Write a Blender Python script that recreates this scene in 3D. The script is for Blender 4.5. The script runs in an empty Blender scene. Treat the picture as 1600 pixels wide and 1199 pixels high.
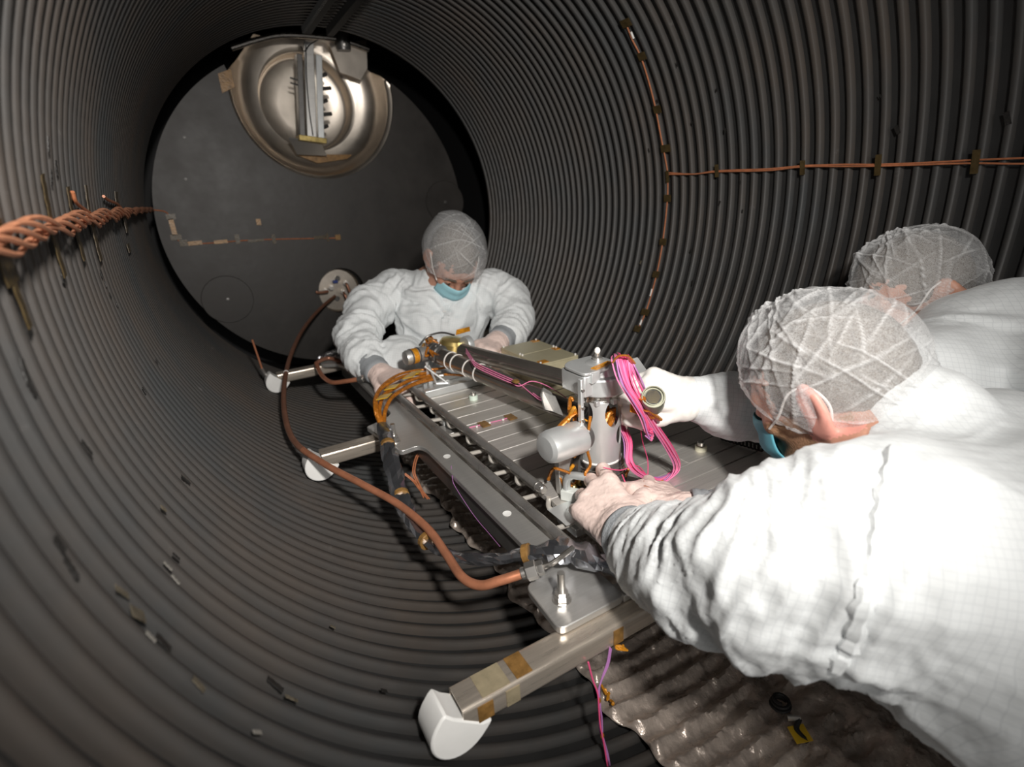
import bpy, bmesh, math, random
import numpy as np
from mathutils import Vector, Matrix

random.seed(7)
SC = bpy.context.scene
COL = SC.collection

# ------------------------------------------------------------------ camera
# world: x right, y along the chamber axis (away from the mouth), z up; lowest line of the shroud at z = 0
CAMLOC = np.array([-.6075, 0.0, .84])
FPX = 837.1662
CM = np.array([[0.86306025, -0.22628361, 0.45157805],
               [-0.50098872, -0.26964981, 0.82237417],
               [-0.06432186, -0.93599397, -0.34608957]])
R = .75            # chamber radius
ZA = .75           # height of the chamber axis
Y0 = -.08          # chamber mouth
Y1 = 2.6           # end of the ribbed shroud
Y2 = 2.9           # round end panel

cam = bpy.data.cameras.new('camera')
camo = bpy.data.objects.new('camera', cam)
COL.objects.link(camo)
camo.matrix_world = Matrix(((CM[0, 0], -CM[0, 1], -CM[0, 2], CAMLOC[0]),
                            (CM[1, 0], -CM[1, 1], -CM[1, 2], CAMLOC[1]),
                            (CM[2, 0], -CM[2, 1], -CM[2, 2], CAMLOC[2]),
                            (0, 0, 0, 1)))
cam.sensor_fit = 'HORIZONTAL'
cam.sensor_width = 36
cam.lens = FPX / 1600 * 36
cam.clip_start = .01
cam.dof.use_dof = True
cam.dof.focus_distance = 1.0
cam.dof.aperture_fstop = 3.6
SC.camera = camo

# ------------------------------------------------------------------ world, lights, exposure
w = bpy.data.worlds.new('world')
SC.world = w
w.use_nodes = True
w.node_tree.nodes['Background'].inputs[0].default_value = (1.0, .96, .92, 1)
w.node_tree.nodes['Background'].inputs[1].default_value = .32


def area(name, loc, target, size, power, color):
    l = bpy.data.lights.new(name, 'AREA')
    l.shape = 'DISK'
    l.size = size
    l.energy = power
    l.color = color
    o = bpy.data.objects.new(name, l)
    COL.objects.link(o)
    o.location = loc
    o.rotation_euler = (Vector(target) - Vector(loc)).to_track_quat('-Z', 'Y').to_euler()
    return o


# the photographer's flash held just above the camera, and the room's soft light at the mouth behind it
fl = bpy.data.lights.new('camera_flash', 'SPOT')
fl.energy = 126
fl.color = (1.0, .955, .90)
fl.spot_size = math.radians(98)
fl.spot_blend = 1.0
fl.shadow_soft_size = .045
flo = bpy.data.objects.new('camera_flash', fl)
COL.objects.link(flo)
flo.location = (-.48, -.28, 1.21)
flo.rotation_euler = (Vector((.06, 1.9, .50)) - Vector(flo.location)).to_track_quat('-Z', 'Y').to_euler()
area('room_light', (-.45, -1.6, 1.05), (0, .6, .25), .6, 8.5, (1.0, .97, .93))

SC.view_settings.view_transform = 'Standard'
SC.view_settings.look = 'None'
SC.view_settings.gamma = 1.0
SC.view_settings.use_curve_mapping = False
SC.view_settings.exposure = 0.0

# ------------------------------------------------------------------ helpers: points
def A(*v):
    return np.array(v, float)


def P(px, py, x=None, y=None, z=None, d=None):
    """point of the place seen at a pixel, on a plane x/y/z = const or at optical depth d"""
    r = CM @ np.array([px - 800., py - 599.5, FPX])
    if x is not None:
        t = (x - CAMLOC[0]) / r[0]
    elif y is not None:
        t = (y - CAMLOC[1]) / r[1]
    elif z is not None:
        t = (z - CAMLOC[2]) / r[2]
    else:
        t = d / FPX
    return CAMLOC + r * t


def PC(px, py, rad=R):
    """point on the cylinder of radius rad"""
    r = CM @ np.array([px - 800., py - 599.5, FPX])
    cx, cz = CAMLOC[0], CAMLOC[2] - ZA
    a = r[0] ** 2 + r[2] ** 2
    b = 2 * (cx * r[0] + cz * r[2])
    c = cx * cx + cz * cz - rad * rad
    t = (-b + math.sqrt(b * b - 4 * a * c)) / 2 / a
    return CAMLOC + r * t


def unit(v):
    v = np.asarray(v, float)
    return v / (np.linalg.norm(v) + 1e-12)


def frame_of(d, hint=(0, 0, 1)):
    d = unit(d)
    h = np.asarray(hint, float)
    if abs(d @ unit(h)) > .98:
        h = A(1, 0, 0) if abs(d[0]) < .9 else A(0, 1, 0)
    u = unit(np.cross(h, d))
    v = np.cross(d, u)
    return u, v, d


def spline(pts, n=8):
    """Catmull-Rom through points"""
    p = [np.asarray(q, float) for q in pts]
    p = [2 * p[0] - p[1]] + p + [2 * p[-1] - p[-2]]
    out = []
    for i in range(1, len(p) - 2):
        for k in range(n):
            t = k / n
            a, b, c, d = p[i - 1], p[i], p[i + 1], p[i + 2]
            out.append(.5 * ((2 * b) + (-a + c) * t + (2 * a - 5 * b + 4 * c - d) * t * t + (-a + 3 * b - 3 * c + d) * t ** 3))
    out.append(p[-2])
    return out


# ------------------------------------------------------------------ helpers: objects
ORIG = {}


def settag(o, label=None, cat=None, group=None, kind=None):
    if label:
        o['label'] = label
    if cat:
        o['category'] = cat
    if group:
        o['group'] = group
    if kind:
        o['kind'] = kind
    return o


def thing(name, label, cat, loc, group=None):
    o = bpy.data.objects.new(name, None)
    o.empty_display_size = .05
    COL.objects.link(o)
    o.location = [float(q) for q in loc]
    ORIG[o.name] = A(*loc)
    return settag(o, label, cat, group)


def make_mesh(name, verts, faces, smooth=True, angle=35):
    me = bpy.data.meshes.new(name)
    v = np.asarray(verts, np.float32)
    if isinstance(faces, np.ndarray):
        n, k = faces.shape
        me.vertices.add(len(v))
        me.vertices.foreach_set('co', v.ravel())
        me.loops.add(n * k)
        me.loops.foreach_set('vertex_index', faces.astype(np.int32).ravel())
        me.polygons.add(n)
        me.polygons.foreach_set('loop_start', np.arange(0, n * k, k, dtype=np.int32))
        me.update(calc_edges=True)
        me.validate()
    else:
        me.from_pydata(v.tolist(), [], faces)
        me.update()
    if smooth:
        me.shade_smooth()
        if angle and angle < 179:
            me.set_sharp_from_angle(angle=math.radians(angle))
    return me


def place(name, me, mat, parent=None, loc=None):
    o = bpy.data.objects.new(name, me)
    COL.objects.link(o)
    if mat is not None and not me.materials:
        me.materials.append(mat)
    if parent is not None:
        o.parent = parent
        ORIG[o.name] = ORIG.get(parent.name, A(0, 0, 0))
        if loc is not None:
            o.location = [float(q) for q in loc]
    else:
        if loc is not None:
            o.location = [float(q) for q in loc]
        ORIG[o.name] = A(*o.location)
    return o


class MB:
    """collects shapes given in world coordinates, then links them as one mesh object"""

    def __init__(s):
        s.v = []
        s.f = []

    def add(s, v, f):
        o = len(s.v)
        s.v += [tuple(map(float, q)) for q in v]
        s.f += [tuple(i + o for i in q) for q in f]
        return s

    def box(s, lo, hi):
        x0, y0, z0 = lo
        x1, y1, z1 = hi
        return s.add([(x0, y0, z0), (x1, y0, z0), (x1, y1, z0), (x0, y1, z0), (x0, y0, z1), (x1, y0, z1), (x1, y1, z1), (x0, y1, z1)],
                     [(0, 3, 2, 1), (4, 5, 6, 7), (0, 1, 5, 4), (1, 2, 6, 5), (2, 3, 7, 6), (3, 0, 4, 7)])

    def obox(s, c, ax, ay, az):
        """oriented box: centre and three half-axis vectors"""
        c, ax, ay, az = map(np.asarray, (c, ax, ay, az))
        v = [c + i * ax + j * ay + k * az for k in (-1, 1) for (i, j) in ((-1, -1), (1, -1), (1, 1), (-1, 1))]
        return s.add(v, [(0, 3, 2, 1), (4, 5, 6, 7), (0, 1, 5, 4), (1, 2, 6, 5), (2, 3, 7, 6), (3, 0, 4, 7)])

    def tube(s, path, r, seg=10, caps=True, flat=1.0, hint=(0, 0, 1)):
        path = [np.asarray(p, float) for p in path]
        n = len(path)
        rr = r if hasattr(r, '__len__') else [r] * n
        v = []
        u = None
        for i, p in enumerate(path):
            d = unit(path[min(i + 1, n - 1)] - path[max(i - 1, 0)])
            if u is None:
                u, w_, _ = frame_of(d, hint)
            else:
                u = unit(u - d * (u @ d))
                w_ = np.cross(d, u)
            for k in range(seg):
                a = 2 * math.pi * k / seg
                v.append(p + rr[i] * (math.cos(a) * u + flat * math.sin(a) * w_))
        f = []
        for i in range(n - 1):
            for k in range(seg):
                f.append((i * seg + k, i * seg + (k + 1) % seg, (i + 1) * seg + (k + 1) % seg, (i + 1) * seg + k))
        if caps:
            f.append(tuple(range(seg))[::-1])
            f.append(tuple((n - 1) * seg + k for k in range(seg)))
        return s.add(v, f)

    def lathe(s, c, d, prof, seg=40, close=False, caps=True):
        """profile of (radius, height) turned round the axis d through c"""
        u, w_, d = frame_of(d)
        c = np.asarray(c, float)
        n = len(prof)
        v = []
        for (r, h) in prof:
            for k in range(seg):
                a = 2 * math.pi * k / seg
                v.append(c + d * h + r * (math.cos(a) * u + math.sin(a) * w_))
        f = []
        m = n if close else n - 1
        for i in range(m):
            j = (i + 1) % n
            for k in range(seg):
                f.append((i * seg + k, i * seg + (k + 1) % seg, j * seg + (k + 1) % seg, j * seg + k))
        if not close and caps:
            if prof[0][0] > 1e-6:
                f.append(tuple(range(seg))[::-1])
            if prof[-1][0] > 1e-6:
                f.append(tuple((n - 1) * seg + k for k in range(seg)))
        return s.add(v, f)

    def prism(s, poly, z0, z1):
        """polygon of (x, y) drawn up from z0 to z1"""
        n = len(poly)
        v = [(x, y, z0) for x, y in poly] + [(x, y, z1) for x, y in poly]
        f = [tuple(range(n))[::-1], tuple(range(n, 2 * n))]
        f += [(i, (i + 1) % n, n + (i + 1) % n, n + i) for i in range(n)]
        return s.add(v, f)

    def oprism(s, c, u, w_, poly, t):
        """polygon in the plane (u, w) at c, thickened by t along u x w"""
        c, u, w_ = np.asarray(c, float), np.asarray(u, float), np.asarray(w_, float)
        nrm = unit(np.cross(u, w_))
        n = len(poly)
        v = [c + a * u + b * w_ for a, b in poly] + [c + a * u + b * w_ + nrm * t for a, b in poly]
        f = [tuple(range(n))[::-1], tuple(range(n, 2 * n))]
        f += [(i, (i + 1) % n, n + (i + 1) % n, n + i) for i in range(n)]
        return s.add(v, f)

    def sphere(s, c, r, seg=14, rings=8):
        c = np.asarray(c, float)
        rr = r if hasattr(r, '__len__') else (r, r, r)
        v = [c + A(0, 0, rr[2])]
        for i in range(1, rings):
            t = math.pi * i / rings
            for k in range(seg):
                a = 2 * math.pi * k / seg
                v.append(c + A(rr[0] * math.sin(t) * math.cos(a), rr[1] * math.sin(t) * math.sin(a), rr[2] * math.cos(t)))
        v.append(c - A(0, 0, rr[2]))
        f = [(0, 1 + k, 1 + (k + 1) % seg) for k in range(seg)]
        for i in range(rings - 2):
            for k in range(seg):
                a, b = 1 + i * seg + k, 1 + i * seg + (k + 1) % seg
                f.append((a, a + seg, b + seg, b))
        l = len(v) - 1
        b0 = 1 + (rings - 2) * seg
        f += [(l, b0 + (k + 1) % seg, b0 + k) for k in range(seg)]
        return s.add(v, f)

    def grid(s, fn, nu, nv):
        v = [fn(i / nu, j / nv) for j in range(nv + 1) for i in range(nu + 1)]
        f = [(j * (nu + 1) + i, j * (nu + 1) + i + 1, (j + 1) * (nu + 1) + i + 1, (j + 1) * (nu + 1) + i) for j in range(nv) for i in range(nu)]
        return s.add(v, f)

    def build(s, name, mat, parent=None, bevel=0, smooth=True, angle=28, solid=0, seg=2):
        v = np.array(s.v, float)
        if parent is not None:
            org = ORIG[parent.name]
            root = True
            loc = None
        else:
            lo, hi = v.min(0), v.max(0)
            org = A((lo[0] + hi[0]) / 2, (lo[1] + hi[1]) / 2, lo[2])
            loc = org
        me = make_mesh(name, v - org, s.f, smooth, angle)
        o = place(name, me, mat, parent, loc)
        if solid:
            m = o.modifiers.new('solid', 'SOLIDIFY')
            m.thickness = solid
            m.offset = 0
        if bevel:
            m = o.modifiers.new('bevel', 'BEVEL')
            m.width = bevel
            m.segments = seg
            m.limit_method = 'ANGLE'
            m.angle_limit = math.radians(40)
        return o


def copy_tree(o, parent=None):
    c = o.copy()
    COL.objects.link(c)
    if parent is not None:
        c.parent = parent
    ORIG[c.name] = ORIG.get(o.name, A(0, 0, 0))
    for ch in list(o.children):
        copy_tree(ch, c)
    return c


def rounded(poly, r, n=4):
    """round the corners of a 2D polygon"""
    out = []
    m = len(poly)
    for i in range(m):
        p0, p1, p2 = A(*poly[i - 1]), A(*poly[i]), A(*poly[(i + 1) % m])
        a, b = unit(p0 - p1), unit(p2 - p1)
        q = min(r, .45 * np.linalg.norm(p0 - p1), .45 * np.linalg.norm(p2 - p1))
        s0, s1 = p1 + a * q, p1 + b * q
        for k in range(n + 1):
            t = k / n
            out.append(tuple((1 - t) ** 2 * s0 + 2 * t * (1 - t) * p1 + t * t * s1))
    return out


# ------------------------------------------------------------------ materials
MATS = {}


def mat(name, col, rough=.5, metal=0.0, var=.0, scale=20, bump=0, bscale=60, stretch=None, col2=None, spec=.5, alpha=1, trans=0, coat=0, aniso=None):
    if name in MATS:
        return MATS[name]
    m = bpy.data.materials.new(name)
    m.use_nodes = True
    nt = m.node_tree
    b = nt.nodes['Principled BSDF']
    b.inputs['Base Color'].default_value = (*col, 1)
    b.inputs['Roughness'].default_value = rough
    b.inputs['Metallic'].default_value = metal
    b.inputs['Specular IOR Level'].default_value = spec
    b.inputs['Alpha'].default_value = alpha
    b.inputs['Transmission Weight'].default_value = trans
    b.inputs['Coat Weight'].default_value = coat
    tc = nt.nodes.new('ShaderNodeTexCoord')
    mp = nt.nodes.new('ShaderNodeMapping')
    nt.links.new(tc.outputs['Object'], mp.inputs['Vector'])
    if stretch:
        mp.inputs['Scale'].default_value = stretch
    if var or col2:
        n = nt.nodes.new('ShaderNodeTexNoise')
        n.inputs['Scale'].default_value = scale
        n.inputs['Detail'].default_value = 6
        n.inputs['Roughness'].default_value = .62
        nt.links.new(mp.outputs[0], n.inputs['Vector'])
        cr = nt.nodes.new('ShaderNodeValToRGB')
        c2 = col2 if col2 else tuple(min(1, c * (1 + var)) for c in col)
        c1 = col if col2 else tuple(c * (1 - var) for c in col)
        cr.color_ramp.elements[0].position = .32
        cr.color_ramp.elements[1].position = .68
        cr.color_ramp.elements[0].color = (*c1, 1)
        cr.color_ramp.elements[1].color = (*c2, 1)
        nt.links.new(n.outputs[0], cr.inputs[0])
        nt.links.new(cr.outputs[0], b.inputs['Base Color'])
        mr = nt.nodes.new('ShaderNodeMapRange')
        mr.inputs['To Min'].default_value = max(0, rough - .12)
        mr.inputs['To Max'].default_value = min(1, rough + .12)
        nt.links.new(n.outputs[0], mr.inputs[0])
        nt.links.new(mr.outputs[0], b.inputs['Roughness'])
    if bump:
        n2 = nt.nodes.new('ShaderNodeTexNoise')
        n2.inputs['Scale'].default_value = bscale
        n2.inputs['Detail'].default_value = 4
        nt.links.new(mp.outputs[0], n2.inputs['Vector'])
        bp = nt.nodes.new('ShaderNodeBump')
        bp.inputs['Strength'].default_value = bump
        bp.inputs['Distance'].default_value = .003
        nt.links.new(n2.outputs[0], bp.inputs['Height'])
        nt.links.new(bp.outputs[0], b.inputs['Normal'])
    MATS[name] = m
    return m


def wall_material():
    """matt black paint worn on the ribs: brownish and bluish patches, small scuffs"""
    m = mat('black_paint', (.05, .05, .05), .55)
    nt = m.node_tree
    b = nt.nodes['Principled BSDF']
    tc = nt.nodes.new('ShaderNodeTexCoord')
    geo = nt.nodes.new('ShaderNodeNewGeometry')
    n = nt.nodes.new('ShaderNodeTexNoise')
    n.inputs['Scale'].default_value = 3.2
    n.inputs['Detail'].default_value = 7
    n.inputs['Roughness'].default_value = .6
    nt.links.new(geo.outputs['Position'], n.inputs['Vector'])
    cr = nt.nodes.new('ShaderNodeValToRGB')
    e = cr.color_ramp.elements
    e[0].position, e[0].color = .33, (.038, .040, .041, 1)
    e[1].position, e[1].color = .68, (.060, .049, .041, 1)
    nt.links.new(n.outputs[0], cr.inputs[0])
    # scuffs
    n3 = nt.nodes.new('ShaderNodeTexNoise')
    n3.inputs['Scale'].default_value = 26
    n3.inputs['Detail'].default_value = 5
    n3.inputs['Roughness'].default_value = .7
    nt.links.new(geo.outputs['Position'], n3.inputs['Vector'])
    c3 = nt.nodes.new('ShaderNodeValToRGB')
    c3.color_ramp.elements[0].position = .66
    c3.color_ramp.elements[1].position = .80
    nt.links.new(n3.outputs[0], c3.inputs[0])
    mx = nt.nodes.new('ShaderNodeMixRGB')
    mx.inputs[2].default_value = (.11, .105, .10, 1)
    nt.links.new(c3.outputs[0], mx.inputs[0])
    nt.links.new(cr.outputs[0], mx.inputs[1])
    nt.links.new(mx.outputs[0], b.inputs['Base Color'])
    mr = nt.nodes.new('ShaderNodeMapRange')
    mr.inputs['To Min'].default_value = .38
    mr.inputs['To Max'].default_value = .62
    nt.links.new(n3.outputs[0], mr.inputs[0])
    nt.links.new(mr.outputs[0], b.inputs['Roughness'])
    bp = nt.nodes.new('ShaderNodeBump')
    bp.inputs['Strength'].default_value = .15
    bp.inputs['Distance'].default_value = .002
    nt.links.new(n3.outputs[0], bp.inputs['Height'])
    nt.links.new(bp.outputs[0], b.inputs['Normal'])
    return m


M_wall = wall_material()
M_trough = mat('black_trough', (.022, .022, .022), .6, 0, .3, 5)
M_ear = mat('ear_skin', (.72, .33, .27), .5, 0, .08, 40)
M_panel = mat('black_panel', (.033, .029, .026), .5, 0, .25, 6, .12, 30)
M_dark = mat('black_void', (.012, .012, .013), .7)
M_floor = mat('lab_floor', (.42, .41, .39), .5, 0, .1, 4)
M_alu = mat('machined_aluminium', (.62, .61, .59), .36, .75, .06, 14, .05, 200, (1, 18, 18))
M_alu_plate = mat('milled_aluminium', (.66, .635, .60), .42, .58, .09, 9, .04, 220, (1, 22, 22))
M_alu_white = mat('anodised_aluminium', (.68, .70, .70), .38, .6, .05, 20)
M_steel = mat('stainless_steel', (.55, .52, .48), .26, .95, .12, 10, .05, 120, (1, 14, 14))
M_pol = mat('polished_steel', (.72, .65, .57), .36, .97, .12, 5, .03, 90)
M_beam = mat('steel_tube', (.68, .60, .51), .30, .72, .14, 10, .08, 60, (1, 16, 16))
M_rail = mat('grey_steel_pipe', (.40, .385, .37), .30, .72, .2, 18)
M_arm = mat('dark_polished_tube', (.44, .40, .36), .22, .88, .1, 12)
M_black = mat('black_rubber', (.02, .02, .02), .6)
M_dkgrey = mat('dark_grey_metal', (.16, .155, .15), .4, .6, .1, 30)
M_tubing = mat('bright_tubing', (.68, .64, .58), .34, .45, .06, 20)
M_bolt = mat('bolt_steel', (.62, .60, .57), .28, .9)
M_white = mat('white_plastic', (.86, .86, .84), .42, 0, .03, 20)
M_spacer = mat('pale_green_plastic', (.70, .82, .72), .45)
M_spacer2 = mat('cream_plastic', (.82, .80, .62), .45)
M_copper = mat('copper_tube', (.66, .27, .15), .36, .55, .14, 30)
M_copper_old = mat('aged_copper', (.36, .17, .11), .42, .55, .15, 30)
M_kapton = mat('amber_tape', (.62, .26, .02), .26, .15, .35, 60, .3, 160)
M_kapton_d = mat('dark_amber_tape', (.24, .13, .04), .35, .1, .35, 60, .2, 160)
M_kapton_x = mat('brown_amber_tape', (.06, .04, .014), .4, .05, .35, 60, .2, 160)
M_orange = mat('amber_cable', (.46, .16, .018), .26, .25, .3, 90, .5, 240)
M_olive = mat('olive_gold_anodised', (.54, .49, .33), .42, .25, .06, 30)
M_conn = mat('olive_connector', (.25, .25, .19), .38, .6, .1, 60)
M_pink = mat('pink_wire', (.85, .10, .26), .35)
M_pink2 = mat('rose_wire', (.80, .22, .42), .35)
M_lilac = mat('lilac_wire', (.46, .20, .48), .4)
M_tie = mat('white_tie', (.82, .80, .77), .5)
M_wire = mat('brown_copper_wire', (.46, .17, .08), .45, .1, .2, 60)
M_wire_l = mat('braided_copper_wire', (.62, .27, .15), .5, .05, .2, 60)
M_foil = mat('silver_blue_film', (.55, .57, .62), .16, .95, .1, 30, .15, 45)
M_foilcrumple = mat('crumpled_foil', (.7, .7, .72), .2, .95, .1, 30, .8, 120)
M_sheet = mat('dark_film_sheet', (.54, .46, .40), .28, .5, .2, 14, .9, 75)
M_gold = mat('gold_plate', (.55, .42, .16), .3, .8, .2, 30)
M_skin = mat('skin', (.52, .27, .19), .5, 0, .10, 40, .15, 160)
M_hairm = mat('brown_grey_hair', (.085, .066, .05), .6, 0, 0, 150, .5, 300, (1.5, 1.5, 1), (.145, .118, .09))
M_beard = mat('beard_skin', (.30, .165, .09), .6, 0, 0, 140, .4, 300, None, (.42, .24, .14))
M_mask = mat('blue_mask', (.34, .62, .70), .65, 0, .05, 20, .2, 80)
M_maskdk = mat('teal_mask', (.10, .36, .45), .6, 0, .05, 20)
M_glove = mat('latex_glove', (.83, .66, .60), .36, 0, .10, 45, .5, 90)
M_cuff = mat('grey_knit', (.33, .35, .37), .8, 0, .06, 60, .6, 300)
M_shoe = mat('white_shoe_cover', (.75, .76, .76), .6)
M_eye = mat('eye', (.05, .04, .03), .2)

# ================================================================== the setting
# lab floor outside the mouth (the two technicians on the right stand on it)
FZ = -.62
settag(MB().box((-1.6, -2.2, FZ - .06), (2.0, 3.7, FZ)).build('floor', M_floor), kind='structure',
       label='grey laboratory floor below the chamber')


def shroud():
    n = 160
    root_mb = MB()
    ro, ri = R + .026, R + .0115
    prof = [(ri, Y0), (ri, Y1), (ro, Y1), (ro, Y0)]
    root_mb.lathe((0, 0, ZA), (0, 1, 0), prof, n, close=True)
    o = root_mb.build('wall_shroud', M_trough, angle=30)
    settag(o, 'black ribbed cylindrical shroud of the vacuum chamber', kind='structure')
    # one rib, shared by all
    pitch, wd, hh = .0362, .0125, .010
    pr = [(ri + .002, -.5 * wd - .003), (R + .001, -.5 * wd), (R - .0012, -.32 * wd), (R - .0018, 0), (R - .0012, .32 * wd), (R + .001, .5 * wd), (ri + .002, .5 * wd + .003)]
    mb = MB()
    mb.lathe((0, 0, 0), (0, 1, 0), pr, n, close=True)
    me = make_mesh('rib', mb.v, mb.f, True, 40)
    me.materials.append(M_wall)
    k = 0
    y = Y0 + .02
    while y < Y1 - .01:
        r = place('rib', me, M_wall, o)
        r.location = Vector((0, y, ZA)) - o.location
        y += pitch
    return o


W_SHROUD = shroud()
# seam strip of the shroud on the near right, and mouth ring
settag(MB().lathe((0, 0, ZA), (0, 1, 0), [(R + .026, Y0 - .03), (R + .026, Y0 + .0), (R + .16, Y0), (R + .16, Y0 - .03)], 96, close=True).build('trim_1', M_steel),
       'steel flange ring round the chamber mouth', kind='structure')
settag(MB().lathe((0, 0, ZA), (0, 1, 0), [(R + .16, Y0 - .03), (R + .16, 3.5), (R + .175, 3.5), (R + .175, Y0 - .03)], 96, close=True).build('wall_vessel', M_dark),
       'outer vessel wall behind the shroud', kind='structure')
settag(MB().lathe((0, 3.5, ZA), (0, 1, 0), [(0, 0), (R + .175, 0), (R + .175, .02), (0, .02)], 96).build('wall_end', M_dark),
       'dark end of the outer vessel', kind='structure')

# cradle legs under the vessel
for yy in (.35, 2.6):
    mbc = MB()
    arc = [(x, ZA - math.sqrt((R + .176) ** 2 - x * x)) for x in np.linspace(-.6, .6, 19)]
    poly = [(-.6, FZ), (.6, FZ)] + [(x, z) for x, z in arc[::-1]]
    mbc.oprism((0, yy, 0), (1, 0, 0), (0, 0, 1), poly, .06)
    settag(mbc.build('wall_cradle', M_dkgrey, smooth=False), 'steel cradle carrying the vessel', kind='structure')

HC, HR = A(.042, 1.30), .372     # big round cut-out in the end panel
PCN, PR_ = A(.005, .378), .118    # feedthrough hole


def end_panel():
    from mathutils.geometry import tessellate_polygon
    rr = .735
    pts = []
    n = 220
    outer = [(rr * math.sin(2 * math.pi * k / n), ZA - rr * math.cos(2 * math.pi * k / n)) for k in range(n)]
    keep = [(x, z) for x, z in outer if math.hypot(x - HC[0], z - HC[1]) > HR]
    # start after the gap
    i0 = max(range(len(keep)), key=lambda i: math.hypot(keep[i][0] - keep[i - 1][0], keep[i][1] - keep[i - 1][1]))
    keep = keep[i0:] + keep[:i0]
    a0 = math.atan2(keep[-1][1] - HC[1], keep[-1][0] - HC[0])
    a1 = math.atan2(keep[0][1] - HC[1], keep[0][0] - HC[0])
    while a1 > a0:
        a1 -= 2 * math.pi
    # the arc that runs below, inside the disc
    arc = []
    for k in range(1, 80):
        a = a0 + (a1 - a0) * k / 80
        arc.append((HC[0] + HR * math.cos(a), HC[1] + HR * math.sin(a)))
    if min(z for x, z in arc) > 1.2:
        a1 += 2 * math.pi
        arc = [(HC[0] + HR * math.cos(a0 + (a1 - a0) * k / 80), HC[1] + HR * math.sin(a0 + (a1 - a0) * k / 80)) for k in range(1, 80)]
    loop = keep + arc
    hole = [(PCN[0] + PR_ * math.cos(2 * math.pi * k / 48), PCN[1] + PR_ * math.sin(2 * math.pi * k / 48)) for k in range(48)]
    v3 = [Vector((x, z, 0)) for x, z in loop], [Vector((x, z, 0)) for x, z in hole]
    tris = tessellate_polygon(v3)
    allp = loop + hole
    t = .012
    m = len(allp)
    v = [(x, Y2, z) for x, z in allp] + [(x, Y2 + t, z) for x, z in allp]
    f = [tuple(q) for q in tris] + [tuple(i + m for i in q[::-1]) for q in tris]
    for base, cnt in ((0, len(loop)), (len(loop), len(hole))):
        for i in range(cnt):
            j = (i + 1) % cnt
            f.append((base + i, base + j, m + base + j, m + base + i))
    o = MB().add(v, f).build('wall_back', M_panel, smooth=False)
    bm = bmesh.new()
    bm.from_mesh(o.data)
    bmesh.ops.recalc_face_normals(bm, faces=bm.faces)
    bm.to_mesh(o.data)
    bm.free()
    settag(o, 'dark round end panel closing the ribbed tunnel', kind='structure')
    # cover discs and small bolts
    for (px, py, rr2) in ((356, 468, .112), (695, 316, .112)):
        c = P(px, py, y=Y2)
        cd = MB().lathe(c - A(0, .003, 0), (0, -1, 0), [(0, .003), (rr2 - .002, .003), (rr2, .001), (rr2, -.003)], 48).build('cover_disc', M_panel, o)
        MB().lathe(c - A(.0, .006, 0), (0, -1, 0), [(.008, -.001), (.008, .004), (.0, .005)], 12).build('bolt', M_dkgrey, cd)
    for (px, py) in ((320, 470), (290, 280), (288, 214)):
        MB().lathe(P(px, py, y=Y2), (0, -1, 0), [(.006, -.001), (.006, .003), (0, .004)], 10).build('bolt', M_dkgrey, o)
    for (x0, z0, x1, z1) in ((-.742, .90, -.70, 1.0),):
        pass
    return o


W_BACK = end_panel()


# ------------------------------------------------------------------ polished porthole behind the cut-out
def porthole():
    c = A(HC[0], Y2 + .014, HC[1])
    t = thing('porthole', 'polished steel porthole dish behind the cut-out at the top of the end panel', 'porthole', (HC[0], Y2 + .02, .93))

    def clip(o):
        bm = bmesh.new()
        bm.from_mesh(o.data)
        org = ORIG[t.name]
        for co, no in (((0, 0, 1.56), (0, 0, 1)), ((-.300, 0, 1.405), (-.75, 0, .66)), ((.352, 0, 1.425), (.75, 0, .66))):
            g = bm.verts[:] + bm.edges[:] + bm.faces[:]
            bmesh.ops.bisect_plane(bm, geom=g, plane_co=Vector(co) - Vector(org), plane_no=Vector(no), clear_outer=True)
        bm.to_mesh(o.data)
        bm.free()
    clip(MB().lathe(c, (0, 1, 0), [(.40, .0), (.39, .004), (.362, .01), (.350, .03), (.335, .10), (.300, .135), (.262, .150), (.232, .155)], 180, caps=False).build('dish', M_pol, t, angle=60))
    clip(MB().lathe(c + A(-.012, 0, -.01), (0, 1, 0), [(.250, .154), (.225, .158), (.218, .165), (.214, .25), (.20, .262), (.12, .266), (.0, .268)], 180, caps=False).build('inner_recess', M_pol, t, angle=40))
    # sheet wing on the upper right and amber patches at the rim
    MB().oprism(P(556, 62, y=Y2 + .008), (1, 0, 0), (0, 0, 1), [(-.13, -.02), (.05, .0), (.035, -.12), (-.005, -.17), (-.10, -.14)], .004).build('wing_plate', M_pol, t, smooth=False)
    MB().oprism(P(357, 128, y=Y2 - .004), (1, 0, 0), (0, 0, 1), [(-.035, -.045), (.02, -.02), (.02, .05), (-.035, .03)], .004).build('tape_patch', M_kapton_d, t, smooth=False)
    MB().oprism(P(500, 240, y=Y2 + .12), (1, 0, 0), (0, 0, 1), [(-.12, .0), (.16, -.01), (.13, -.03), (-.02, -.045)], .004).build('tape_patch', M_kapton_d, t, smooth=False)


porthole()


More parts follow.
